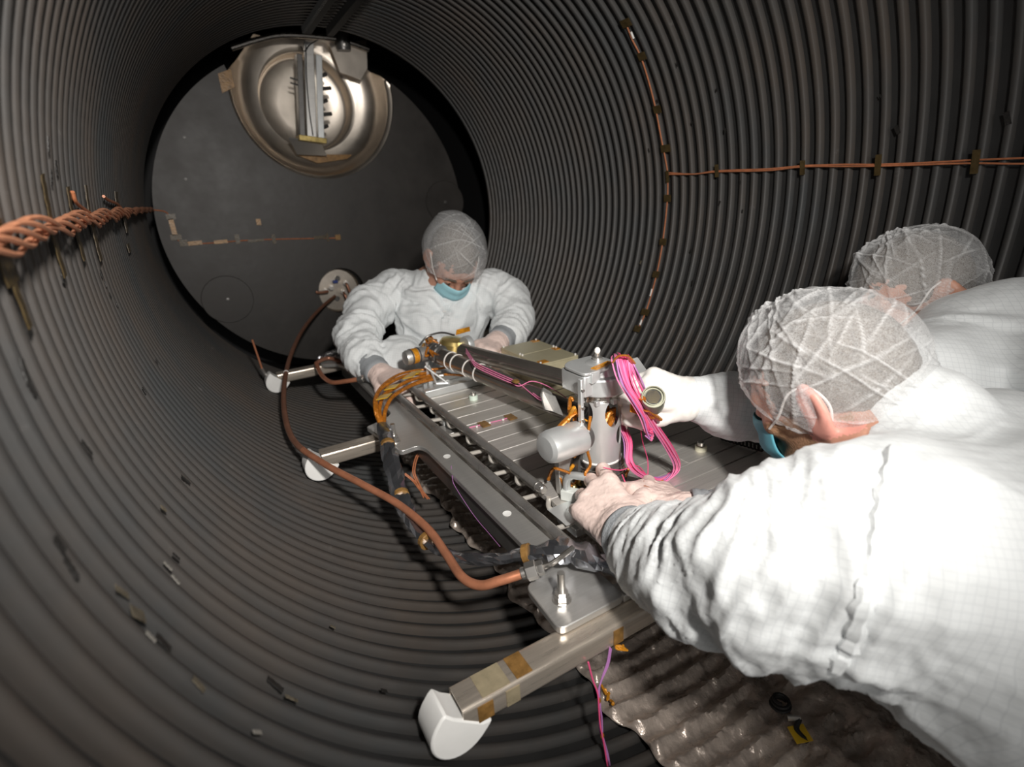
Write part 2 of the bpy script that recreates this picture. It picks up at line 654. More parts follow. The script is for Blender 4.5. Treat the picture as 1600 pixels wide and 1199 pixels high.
def hanging_bar():
    yb = Y2 - .035
    top = P(482, 66, y=yb)
    bot = P(487, 214, y=yb)
    t = thing('hanging_bracket', 'slim pale metal bracket hanging in front of the polished porthole', 'bracket', bot)
    x = bot[0]
    wv = (top - bot)
    L = np.linalg.norm(wv)
    wv = wv / L
    u = unit(np.cross((0, 1, 0), wv))
    mid = (top + bot) / 2
    MB().obox(mid, u * .021, A(0, .008, 0), wv * L / 2).build('bar', M_alu, t, bevel=.002)
    q = bot + wv * .17
    MB().obox(q - u * .040 + A(0, .03, 0), u * .012, A(0, .03, 0), wv * .17).build('side_plate', M_dkgrey, t, bevel=.002)
    MB().obox(q + u * .042 + A(0, .01, 0), u * .014, A(0, .02, 0), wv * .18).build('side_plate', M_alu_white, t, bevel=.002)
    MB().obox(bot + A(0, .02, -.012), u * .062, A(0, .045, 0), wv * .012).build('foot_block', M_gold, t, bevel=.002)
    for k in range(5):
        h = .03 + .055 * k
        MB().tube([q + u * .058 + wv * (h - .15), q + u * (.075 + .02 * (k % 2)) + wv * (h - .14) + A(0, .01, 0)], .009, 8).build('fitting', M_dkgrey, t)
    for k in range(2):
        MB().tube([q - u * .052 + wv * (.06 - .02 * k), q - u * .085 + wv * (.065 - .02 * k)], .004, 6).build('pin', M_dkgrey, t)
    fl = P(482, 230, y=Y2 + .02)
    MB().obox(fl, A(.07, .0, -.005), A(.02, .05, -.03), A(.0, .002, .003)).build('flap', M_alu, t)
    MB().tube(spline([P(478, 70, y=yb - .012), P(479, 120, y=yb - .012), P(483, 170, y=yb - .012), P(489, 212, y=yb - .012)], 6), .0028, 6).build('cable', M_black, t)
    MB().tube(spline([P(470, 73, y=yb - .012), P(476, 80, y=yb - .02), P(484, 70, y=yb - .012), P(497, 62, y=yb - .012)], 6), .0028, 6).build('cable', M_black, t)


hanging_bar()


def conduit():
    yy = Y2 - .02
    pts = [P(*q, y=yy) for q in ((361, 75), (400, 63), (441, 55), (500, 58), (538, 64), (576, 77))]
    t = thing('conduit_pipe', 'thin bent steel pipe along the top edge of the porthole', 'pipe', pts[2])
    MB().tube(spline(pts, 5), .0125, 12).build('tube', M_steel, t)
    c = P(535, 64, y=yy)
    MB().lathe(c + A(0, 0, -.04), (0, 0, 1), [(.032, 0), (.034, .01), (.034, .07), (.028, .08)], 20).build('clamp', M_dkgrey, t)
    MB().lathe(c + A(0, -.034, -.02), (0, -1, 0), [(.012, 0), (.012, .006), (0, .008)], 12).build('bolt', M_bolt, t)


conduit()

# ceiling track: two toothed rails running along the top of the shroud
for k, (x0, lab) in enumerate(((-.022, 'dark toothed rail on the shroud ceiling, the left one of the pair'), (.068, 'dark flat rail on the shroud ceiling, the right one of the pair'))):
    z1 = ZA + math.sqrt(R * R - x0 * x0) - .003
    t = thing('ceiling_rail', lab, 'rail', (x0, 1.5, z1 - .03), 'rails along the shroud ceiling')
    MB().box((x0 - .014, Y0 + .1, z1 - .03), (x0 + .014, Y1 - .02, z1)).build('bar', M_dark, t, bevel=.002)
    if k == 0:
        for j in range(60):
            yy = Y1 - .04 - j * .02
            MB().box((x0 - .024, yy - .005, z1 - .032), (x0 - .013, yy + .005, z1 - .01)).build('tooth', M_black, t)


# ------------------------------------------------------------------ feedthrough flange low in the end panel
def feedthrough():
    c = A(PCN[0] - .012, Y2 + .03, PCN[1])
    t = thing('feedthrough_flange', 'round polished feedthrough plate with pipe fittings low in the end panel', 'flange', c - A(0, 0, .11))
    MB().lathe(c + A(0, .03, 0), (0, -1, 0), [(.112, -.02), (.112, .0), (.106, .004), (0, .004)], 56).build('plate', M_pol, t)
    MB().lathe(c + A(0, .02, 0), (0, -1, 0), [(.135, -.03), (.135, -.01), (.113, .015), (.113, -.03)], 56, close=True).build('collar', M_steel, t)
    fits = [(-.028, .022, 1), (.05, .035, 1), (-.01, -.045, 0), (.03, -.01, 1), (-.06, .01, 1), (.01, .06, 0)]
    for (dx, dz, k) in fits:
        q = c + A(dx, .025, dz)
        if k:
            f = MB().tube([q, q + A(-.01, -.05, 0)], .009, 10).build('fitting', M_bolt, t)
            MB().lathe(q + A(-.006, -.03, 0), (-.2, -1, 0), [(.0, 0), (.014, 0), (.014, .016), (0, .016)], 6).build('nut', M_bolt, f)
        else:
            MB().lathe(q, (0, -1, 0), [(.014, 0), (.014, .006), (.009, .006), (.009, .001), (0, .001)], 20).build('socket', M_dkgrey, t)
    for (dx, dz, e) in ((.05, .035, (.075, -.25)), (.03, -.01, (.055, -.24)), (-.06, .01, (-.115, .02))):
        q = c + A(dx - .012, -.03, dz)
        MB().tube(spline([q, q + A(.004, -.02, -.02 if e[0] > 0 else 0), c + A(e[0], -.05, e[1] * .6), c + A(e[0], -.05, e[1])], 6), .007, 8).build('stub_pipe', M_copper_old, t)
    MB().box(c + A(-.02, -.005, .04), c + A(.005, .02, .055)).build('blue_cap', mat('blue_cap', (.03, .06, .25), .4), t, bevel=.002)


feedthrough()


# ------------------------------------------------------------------ wires on the shroud and end panel
def surf_tape(name, px, py, wy, wa, material, parent, rad=R - .004, thick=.0012, ang=0):
    """a strip lying on the ribs: wy along the axis, wa round it (metres)"""
    c = PC(px, py, rad)
    th = math.atan2(c[2] - ZA, c[0])
    mb = MB()
    nA = 8
    ca, sa = math.cos(ang), math.sin(ang)
    v = []
    for rr in (rad, rad - thick):
        for i in range(nA + 1):
            for j in (0, 1):
                a = (i / nA - .5) * wa
                b = (j - .5) * wy
                aa, bb = a * ca - b * sa, a * sa + b * ca
                tt = th + aa / rad
                jit = .0003 * math.sin(i * 2.1 + px)
                v.append((rr * math.cos(tt) - jit * math.cos(tt), c[1] + bb, ZA + rr * math.sin(tt) - jit * math.sin(tt)))
    f = []
    m = 2 * (nA + 1)
    for i in range(nA):
        f.append((2 * i, 2 * i + 1, 2 * i + 3, 2 * i + 2))
        f.append((m + 2 * i, m + 2 * i + 2, m + 2 * i + 3, m + 2 * i + 1))
        f.append((2 * i, 2 * i + 2, m + 2 * i + 2, m + 2 * i))
        f.append((2 * i + 1, m + 2 * i + 1, m + 2 * i + 3, 2 * i + 3))
    f.append((0, m, m + 1, 1))
    f.append((2 * nA, 2 * nA + 1, m + 2 * nA + 1, m + 2 * nA))
    return mb.add(v, f).build(name, material, parent)


def right_wires():
    rr = R - .006
    arc_px = [(978, 36), (988, 62), (1001, 88), (1013, 125), (1024, 168), (1033, 215), (1040, 250), (1043, 272), (1043, 310), (1038, 360), (1031, 405), (1022, 445), (1010, 485), (997, 515)]
    t = thing('sensor_wire', 'thin copper coloured wire curving up the right shroud wall under amber tapes', 'wire', PC(997, 515, rr))
    MB().tube(spline([PC(*q, rr) for q in arc_px], 5), .0022, 6).build('wire', M_wire, t)
    for (px, py, s) in ((978, 36, 1.2), (1003, 88, 1), (1027, 171, 1), (1040, 232, 1.3), (1043, 310, 1), (1036, 378, 1), (1025, 429, 1), (1008, 488, 1.2), (996, 514, 1)):
        surf_tape('tape', px, py, .030 * s, .022, M_kapton_x, t, rr - .002)
    for (a, b) in (((986, 50), (990, 60)), ((1019, 452), (1016, 463)), ((1003, 500), (1000, 508))):
        MB().tube([PC(*a, rr - .001), PC(*b, rr - .001)], .003, 6).build('sleeve', M_tie, t)
    t2 = thing('sensor_wire', 'pair of thin copper coloured wires running level along the right shroud wall', 'wire', PC(1320, 259, rr))
    for dz, dd in ((0, 0), (5, 1)):
        pts = [(1045, 270 + dz * .5), (1085, 272), (1121, 267 + dz * .3), (1200, 264 + dz * .5), (1255, 259 + dz * .3), (1320, 257 + dz * .6), (1372, 257 + dz * .5), (1450, 254 + dz * .6), (1523, 250 + dz), (1600, 247 + dz * 1.8), (1700, 243 + dz * 1.8)]
        MB().tube(spline([PC(*q, rr - .002 * dd) for q in pts], 5), .0019, 6).build('wire', M_wire, t2)
    for (px, py, wa) in ((1120, 267, .034), (1254, 262, .034), (1372, 258, .044), (1524, 253, .044), (1043, 276, .036)):
        surf_tape('tape', px, py, .013, wa, M_kapton_x, t2, rr - .003, ang=.03)


right_wires()


def left_wires():
    t = thing('wire_bundle', 'plaited bundle of copper wires taped along the left shroud wall', 'wire bundle', PC(100, 352, R - .01))
    base = [(-60, 392), (0, 375), (50, 362), (100, 350), (150, 341), (185, 334), (205, 331), (220, 329), (231, 328.5), (238, 328)]
    line = spline([PC(*q, R - .008) for q in base], 14)
    # arc length
    s = [0]
    for a, b in zip(line[:-1], line[1:]):
        s.append(s[-1] + np.linalg.norm(b - a))
    for k in range(5):
        pts = []
        for p, ss in zip(line, s):
            ph = ss / .26 * 2 * math.pi + k * 2 * math.pi / 5
            rad = unit(A(p[0], 0, p[2] - ZA))
            tang = A(-rad[2], 0, rad[0])
            spread = .0075 if p[1] < 1.7 else .004
            pts.append(p + tang * (spread * math.sin(ph) + .0028 * (k - 2)) - rad * (.004 + .004 * math.cos(ph)))
        MB().tube(pts, .0026, 6).build('wire', M_wire_l, t)
    for (px, py, wy, wa, mm, an) in ((4, 395, .035, .05, M_kapton_x, .1), (20, 440, .012, .08, M_kapton_x, .1), (72, 310, .016, .05, M_kapton_x, .15), (88, 388, .016, .065, M_kapton_x, .12),
                                    (110, 320, .018, .045, M_kapton_x, .1), (122, 372, .018, .06, M_kapton_x, .1), (137, 316, .02, .05, M_kapton_x, 0), (150, 378, .025, .06, M_kapton_x, 0),
                                    (183, 318, .06, .05, M_kapton_x, 0), (196, 350, .05, .04, M_kapton_x, 0), (201, 388, .05, .02, M_kapton_x, 0)):
        surf_tape('tape', px, py, wy, wa, mm, t, R - .0045, ang=an)
    for pts in (((113, 300), (118, 315), (130, 326), (142, 334)), ((162, 307), (170, 313), (185, 320), (192, 330))):
        MB().tube(spline([PC(*q, R - .006) for q in pts], 5), .0028, 6).build('loose_end', M_wire, t)


left_wires()


def back_wires():
    yy = Y2 - .004
    t = thing('sensor_wire', 'thin wire held by amber tapes across the dark end panel', 'wire', P(400, 377, y=yy))
    pts = [(240, 328), (258, 331), (266, 340), (270, 355), (274, 371), (290, 380), (330, 380), (380, 376), (430, 374), (480, 373), (528, 372)]
    MB().tube(spline([P(*q, y=yy) for q in pts], 5), .003, 6).build('wire', M_wire, t)
    for (px, py, a, b) in ((267, 339, .018, .012), (270, 355, .010, .035), (275, 371, .022, .012), (287, 380, .016, .014), (305, 380, .028, .009), (345, 378, .028, .008), (371, 374, .010, .022), (400, 376, .035, .006),
                           (428, 374, .008, .022), (500, 371, .03, .008), (512, 371, .006, .02), (528, 371, .013, .013)):
        c = P(px, py, y=yy - .003)
        MB().box(c - A(a, .001, b), c + A(a, .001, b)).build('tape', M_kapton_d if px in (528, 305, 345, 270) else M_kapton_x, t)
    c = P(404, 347, y=yy - .003)
    MB().box(c - A(.010, .001, .014), c + A(.010, .001, .014)).build('tape', M_kapton_d, t)


back_wires()

# scraps of old tape and adhesive on the ribs
rs = random.Random(5)
M_scrap = mat('black_adhesive', (.014, .013, .012), .5, 0, .3, 80, .6, 120)
M_scrap2 = mat('tan_adhesive', (.10, .085, .06), .5, 0, .3, 80, .6, 120)
spots = [(1574, 185, 1.2), (1402, 203, .9), (1376, 150, .5), (1124, 318, .7), (1160, 330, .6), (1080, 392, .9), (1082, 442, .8), (1058, 100, .7), (1120, 140, .7), (1082, 192, .6), (1133, 204, .6), (1027, 158, .6), (1014, 235, .6), (1001, 410, .6), (985, 470, .6),
         (1055, 480, .7), (1157, 285, .5), (75, 225, .8), (88, 262, 1), (80, 275, .8), (97, 430, 1.1), (158, 428, .8), (165, 445, .7), (172, 462, .6), (182, 475, .5), (135, 700, 1.), (290, 750, 1), (255, 795, .7), (275, 870, .7), (215, 960, 1.2), (255, 1005, 1.2), (310, 1070, 1.2), (430, 1070, 1), (455, 1092, .8),
         (245, 565, .6), (225, 610, .6), (335, 632, .5), (38, 580, 1.), (48, 605, .7), (92, 850, .9), (110, 885, .9), (190, 925, .8), (600, 1080, .6), (520, 980, .5)]
for i, (px, py, s) in enumerate(spots):
    tan = py > 900 or i % 7 == 6
    surf_tape('tape_scrap', px, py, .008 * s * rs.uniform(.6, 1.2), .017 * s * rs.uniform(.7, 1.3), M_scrap2 if tan and i % 2 else M_scrap, W_SHROUD, R - .0025, .0008, rs.uniform(-.5, .5))
for i, (px, py) in enumerate(((262, 885), (274, 906), (235, 995), (402, 1145))):
    surf_tape('tape_scrap', px, py, .004, .012, mat('pale_scuff', (.20, .19, .17), .5), W_SHROUD, R - .0025, .0008, rs.uniform(-.4, .4))

# ================================================================== hardware
BT = .243          # top of the beams
PT = .285          # top of the cold plate


def beam(yc, label, x1=.47, taped=True):
    t = thing('support_beam', label, 'beam', (0, yc, BT - .036), 'steel beams across the shroud')
    hw, hh = .022, .036
    x0 = -.455
    pf = rounded([(-hw, -hh), (hw, -hh), (hw, 0), (-hw, 0)], .007, 4)
    mb = MB()
    n = len(pf)
    inner = [(a * .86, -hh / 2 + (b + hh / 2) * .86) for a, b in pf]
    v = []
    for xx in (x0, x1):
        v += [(xx, yc + a, BT + b) for a, b in pf]
    for xx in (x0, x1):
        v += [(xx, yc + a, BT + b) for a, b in inner]
    f = []
    for i in range(n):
        j = (i + 1) % n
        f.append((i, j, n + j, n + i))
        f.append((2 * n + j, 2 * n + i, 3 * n + i, 3 * n + j))
        f.append((j, i, 2 * n + i, 2 * n + j))
        f.append((n + i, n + j, 3 * n + j, 3 * n + i))
    mb.add(v, f)
    mb.build('tube', M_beam, t)
    # white feet: thick half-moon blocks fitting the shroud
    for s, xe in ((-1, x0), (1, x1)):
        cc = A(x0 + .002, BT - .020)
        tv, ov = A(.757, -.653), A(-.653, -.757)
        dep = (R - .0025) - math.hypot(cc[0], cc[1] - ZA)
        poly = []
        for k in range(17):
            an = math.pi * k / 16
            q = cc - tv * .040 * math.cos(an) + ov * dep * math.sin(an) ** .8
            poly.append(tuple(q))
        poly += [tuple(cc + tv * .039 - ov * .010), tuple(cc + tv * .026 - ov * .004), tuple(cc - tv * .022 - ov * .004), tuple(cc - tv * .038 - ov * .007)]
        mbf = MB()
        if s < 0:
            mbf.oprism((0, yc + .0235, 0), (1, 0, 0), (0, 0, 1), poly, .047)
        else:
            mbf.oprism((0, yc - .0235, 0), (-1, 0, 0), (0, 0, 1), [(a + (x0 + x1) * 0 + (-x1 - x0), b) if False else (a, b) for a, b in poly], .047)
        mbf.build('foot', M_white, t, bevel=.003)
    return t


b1 = beam(.481, 'nearest steel beam across the shroud, its white foot at the bottom of the photo', .455)
b2 = beam(1.305, 'middle steel beam across the shroud, behind the copper hose', .455)
b3 = beam(2.085, 'farthest steel beam across the shroud, a thin rod standing on its end', .455)
# tape patches on the near beam
for (px, py, sx, top, mm) in ((812, 1043, .012, 1, M_kapton_d), (768, 1066, .020, 1, mat('clear_tape', (.45, .38, .25), .3, .4, .2, 40)), (966, 990, .009, 0, M_kapton_d), (760, 1118, .011, 0, M_kapton_d), (802, 1090, .010, 0, mat('clear_tape', (.45, .38, .25), .3, .4))):
    if top:
        c = P(px, py, z=BT + .001)
        MB().box((c[0] - sx, .462, BT + .0004), (c[0] + sx, .499, BT + .0012)).build('tape', mm, b1)
    else:
        c = P(px, py, y=.459)
        MB().box((c[0] - sx, .4578, BT - .032), (c[0] + sx, .4588, BT - .006)).build('tape', mm, b1)
# thin rod on the far beam
q = P(414, 582, y=2.085)
q[2] = BT
MB().tube([q, q + A(-.008, 0, .03)], .007, 10).build('nut', M_bolt, b3)
MB().tube([q + A(-.006, 0, .02), q + A(-.016, 0, .14)], .0035, 8).build('rod', M_copper, b3)


def frame():
    t = thing('support_frame', 'flat aluminium carrier frame bolted across the beams under the cold plate', 'frame', (0, 1.2, .19))
    zt, zb = .257, .2445
    # left side member: flat bar with tabs over the near and the middle beams
    left = [(-.236, .60), (-.262, .592), (-.286, .585), (-.292, .488), (-.16, .488), (-.16, 2.06), (-.30, 2.06), (-.30, 2.11), (-.345, 2.11)]
    left = [(-.286, .588), (-.292, .487), (-.172, .487), (-.172, 2.10), (-.300, 2.10), (-.300, 2.03), (-.250, 2.00), (-.236, 1.95), (-.236, 1.40),
            (-.262, 1.372), (-.322, 1.352), (-.318, 1.330), (-.294, 1.152), (-.246, 1.158), (-.236, 1.130), (-.236, .635), (-.246, .600)]
    MB().prism(rounded(left, .014, 4)[::-1], zb, zt).build('side_plate', M_alu, t, bevel=.0015)
    MB().box((-.231, .60, .196), (-.222, 2.04, zb)).build('side_web', M_dkgrey, t)
    right = [(-x, y) for x, y in left]
    MB().prism(rounded([(.172, .487), (.236, .487), (.30, .487), (.30, .59), (.25, .60), (.236, .64), (.236, 1.64), (.172, 1.64)], .014, 4), zb, zt).build('side_plate', M_alu, t, bevel=.0015)
    MB().box((.222, .60, .196), (.231, 1.62, zb)).build('side_web', M_dkgrey, t)
    # cross bars
    for (ya, yb_) in ((.487, .516), (1.17, 1.23), (2.02, 2.08)):
        MB().box((-.175, ya, zb), (.175, yb_, zt - .0005)).build('cross_bar', M_alu, t, bevel=.0015)
    MB().box((-.05, .532, zb + .002), (.34, .560, zt + .016)).build('front_bar', M_alu, t, bevel=.0015)
    # brackets below the plate carrying it
    for (x0, x1, ya, yb_) in ((-.150, -.120, .64, .70), (-.150, -.120, 1.22, 1.28), (.12, .16, .66, .72), (.12, .16, 1.22, 1.28), (-.06, .0, 1.44, 1.47)):
        MB().box((x0, ya, zt - .001), (x1, yb_, PT - .0125)).build('support_block', M_alu_white, t, bevel=.002)
    # countersunk holes in the side plate
    for y_ in (.775, 1.06):
        c = A(-.212, y_, zt)
        h = MB().lathe(c + A(0, 0, .0003), (0, 0, 1), [(.0085, 0), (.0085, .0006), (.006, .0002), (0, .0002)], 20).build('hole', M_white, t)
    # studs
    for (px, py, h) in ((878, 938, .050), (617, 690, .048)):
        c = P(px, py, z=zt)
        s = MB().tube([c, c + A(0, 0, h)], .0058, 12).build('stud', M_bolt, t)
        MB().lathe(c, (0, 0, 1), [(.0145, 0), (.0145, .0022), (.006, .0022), (.006, 0)], 24, close=True).build('washer', M_bolt, s)
        MB().lathe(c + A(0, 0, .0022), (0, 0, 1), [(0, 0), (.0108, 0), (.0115, .001), (.0115, .008), (.0105, .009), (0, .009)], 6).build('nut', M_bolt, s)
        MB().lathe(c + A(0, 0, .0112), (0, 0, 1), [(0, 0), (.0098, 0), (.0100, .007), (0, .007)], 6).build('nut', M_bolt, s)
    c = P(950, 893, z=zt)
    s = MB().lathe(c, (0, 0, 1), [(0, 0), (.0115, 0), (.0115, .008), (0, .008)], 6).build('bolt_head', M_bolt, t)
    c = P(600, 655, z=zt)
    MB().lathe(c, (0, 0, 1), [(0, 0), (.0085, 0), (.0085, .03), (.006, .034), (.006, .05), (0, .05)], 6).build('bolt_head', M_bolt, t)
    return t


frame()


def cold_plate():
    t = thing('cold_plate', 'grooved aluminium cold plate of parallel strips with steel coolant pipes along its left edge', 'cold plate', (.09, 1.05, PT - .012))
    x0, x1 = -.142, .335
    ys = [.583, .628, .672, .729]
    y = .786
    while y < 1.50:
        ys.append(y)
        y += .0574
    ys.append(1.522)
    g = .0016
    MB().box((x0 + .003, ys[0] + .003, PT - .0115), (x1 - .003, ys[-1] - .003, PT - .005)).build('base_sheet', M_dkgrey, t)
    for a, b in zip(ys[:-1], ys[1:]):
        MB().box((x0, a + g, PT - .012), (x1, b - g, PT)).build('strip', M_alu_plate, t, bevel=.0009)
    # front strip with slot, right of the tower
    MB().box((.0, .566, PT - .020), (x1, .5795, PT - .004)).build('front_edge_bar', M_alu, t, bevel=.001)
    # racetrack groove near the right front corner
    ctr = P(1112, 693, z=PT)
    # header pipes
    up = [A(-.150, .744, PT + .018), A(-.152, 1.62, PT + .014)]
    lo = [A(-.186, .600, PT - .006), A(-.190, 1.56, PT - .006)]
    hp = MB().tube(up, .0092, 18).build('header_pipe', M_rail, t)
    MB().lathe(up[0], (0, -1, 0), [(.0092, -.001), (.0088, .004), (.007, .006), (0, .006)], 18).build('end_cap', M_bolt, hp)
    MB().lathe(up[0] + A(0, .012, 0), (0, 1, 0), [(.0092, 0), (.0100, .001), (.0100, .003), (.0092, .004)], 18).build('weld_ring', M_bolt, hp)
    lp = MB().tube(lo, .0092, 18).build('header_pipe', M_rail, t)
    MB().tube([lo[0] + A(0, .004, 0), lo[0] + A(.001, -.035, -.002)], [.0098, .0062], 16).build('end_cap', M_bolt, lp)
    # U tubes from the upper pipe, straight tubes from the lower pipe
    for y in [.668 + .115 * i for i in range(8)]:
        if True:
            yy = y + .002
            pu = [A(-.150, yy + .052, PT + .012), A(-.152, yy + .052, PT - .004), A(-.150, yy + .050, PT - .012), A(-.143, yy + .048, PT - .016), A(-.13, yy + .046, PT - .016), A(-.108, yy + .044, PT - .014)]
            if up[0][1] - .03 < yy + .052 < up[1][1]:
                MB().tube(spline(pu, 4), .0048, 10).build('u_tube', M_tubing, t)
            if lo[0][1] < yy - .012:
                MB().tube([A(-.188, yy - .010, PT - .008), A(-.128, yy - .010, PT - .014)], .0048, 10).build('feed_tube', M_tubing, t)
    # standoff bolts with pale spacers
    for (px, py, mm) in ((740, 624, M_spacer), (1095, 704, M_spacer2)):
        c = P(px, py, z=PT)
        s = MB().lathe(c, (0, 0, 1), [(.0125, 0), (.0125, .010), (.011, .012), (0, .012)], 20).build('spacer', mm, t)
        MB().lathe(c + A(0, 0, .012), (0, 0, 1), [(.0085, 0), (.0085, .008), (.0075, .009), (.005, .009), (.0045, .006), (0, .006)], 18).build('cap_screw', M_bolt, s)
    # racetrack cover at the right end
    c = P(1118, 698, z=PT)
    rt = []
    for k in range(13):
        a = -math.pi / 2 + math.pi * k / 12
        rt.append((c[0] + .03 + .026 * math.cos(a), .7005 + .026 * math.sin(a)))
    poly = [(c[0] - .10, .6745)] + rt + [(c[0] - .10, .7265)]
    poly = [(c[0] - .10, .6745), *rt, (c[0] - .10, .7265)]
    MB().prism(poly, PT, PT + .0012).build('groove_cover', M_alu_plate, t, bevel=.0004)
    # screw marks
    for (px, py) in ((834, 757), (840, 752), (868, 792), (885, 797), (893, 796)):
        c = P(px, py, z=PT)
        MB().lathe(c, (0, 0, 1), [(.003, 0), (.003, .0004), (0, .0004)], 10).build('screw_hole', M_black, t)


cold_plate()


def plate_sensor():
    pts = [(722, 672), (735, 668), (752, 664), (768, 660), (785, 656), (800, 651)]
    z = PT + .0015
    t = thing('sensor_lead', 'pink lead taped with two amber strips on the cold plate', 'wire', P(752, 664, z=PT))
    MB().tube(spline([P(*q, z=z + .001) for q in pts], 4), .0013, 6).build('lead', M_pink2, t)
    for a, b in (((745, 658), (768, 669)), ((784, 647), (812, 658))):
        c0, c1 = P(*a, z=z), P(*b, z=z)
        c = (c0 + c1) / 2
        MB().box(c - A(.011, .017, .0003), c + A(.011, .017, .0022)).build('tape', M_kapton_d if a[0] > 0 else M_kapton, t)
    for (px, py) in ((729, 671), (745, 667), (765, 661), (786, 656)):
        c = P(px, py, z=z + .002)
        MB().sphere(c, .003, 8, 6).build('bead', M_tie, t)


plate_sensor()


# ------------------------------------------------------------------ electronics boxes
def ebox(y0, y1, label, tapes):
    x0, x1 = .158, .292
    z0, z1 = PT + .0005, .360
    t = thing('electronics_box', label, 'box', ((x0 + x1) / 2, (y0 + y1) / 2, z0), 'gold anodised boxes on the cold plate')
    MB().box((x0, y0, z0), (x1, y1, z1 - .006)).build('body', M_olive, t, bevel=.0015)
    MB().box((x0, y0, z1 - .0057), (x1, y1, z1)).build('lid', M_olive, t, bevel=.001)
    for (a, b) in ((x0 + .006, y0 + .006), (x1 - .006, y0 + .006), (x0 + .006, y1 - .006), (x1 - .006, y1 - .006)):
        MB().lathe((a, b, z1), (0, 0, 1), [(.0028, 0), (.0028, .005), (0, .005)], 8).build('screw', M_tie, t)
    for (a, b, sx, sy) in tapes:
        MB().box((a - sx, b - sy, z1 - .0002), (a + sx, b + sy, z1 + .0012)).build('tape', M_kapton, t)
    return t


bx1 = ebox(1.222, 1.334, 'olive gold box on the cold plate, the one nearer the instrument tower', [(.178, 1.238, .014, .012), (.28, 1.32, .010, .012)])
bx2 = ebox(1.336, 1.450, "olive gold box on the cold plate, the one nearer the masked technician's glove", [(.278, 1.437, .012, .010)])
MB().box((.1572, 1.36, .318), (.1585, 1.385, .345)).build('tape', M_kapton, bx2)
MB().tube([A(.156, 1.39, .333), A(.156, 1.40, .335)], .003, 6).build('bead', M_tie, bx2)
for k in range(5):
    c = A(.292 - .022 * k, 1.221, .318 + .006 * (k % 2))
    MB().tube([c, c + A(0, -.018, 0)], .006, 8).build('connector', M_dkgrey if k % 2 else M_gold, bx1)


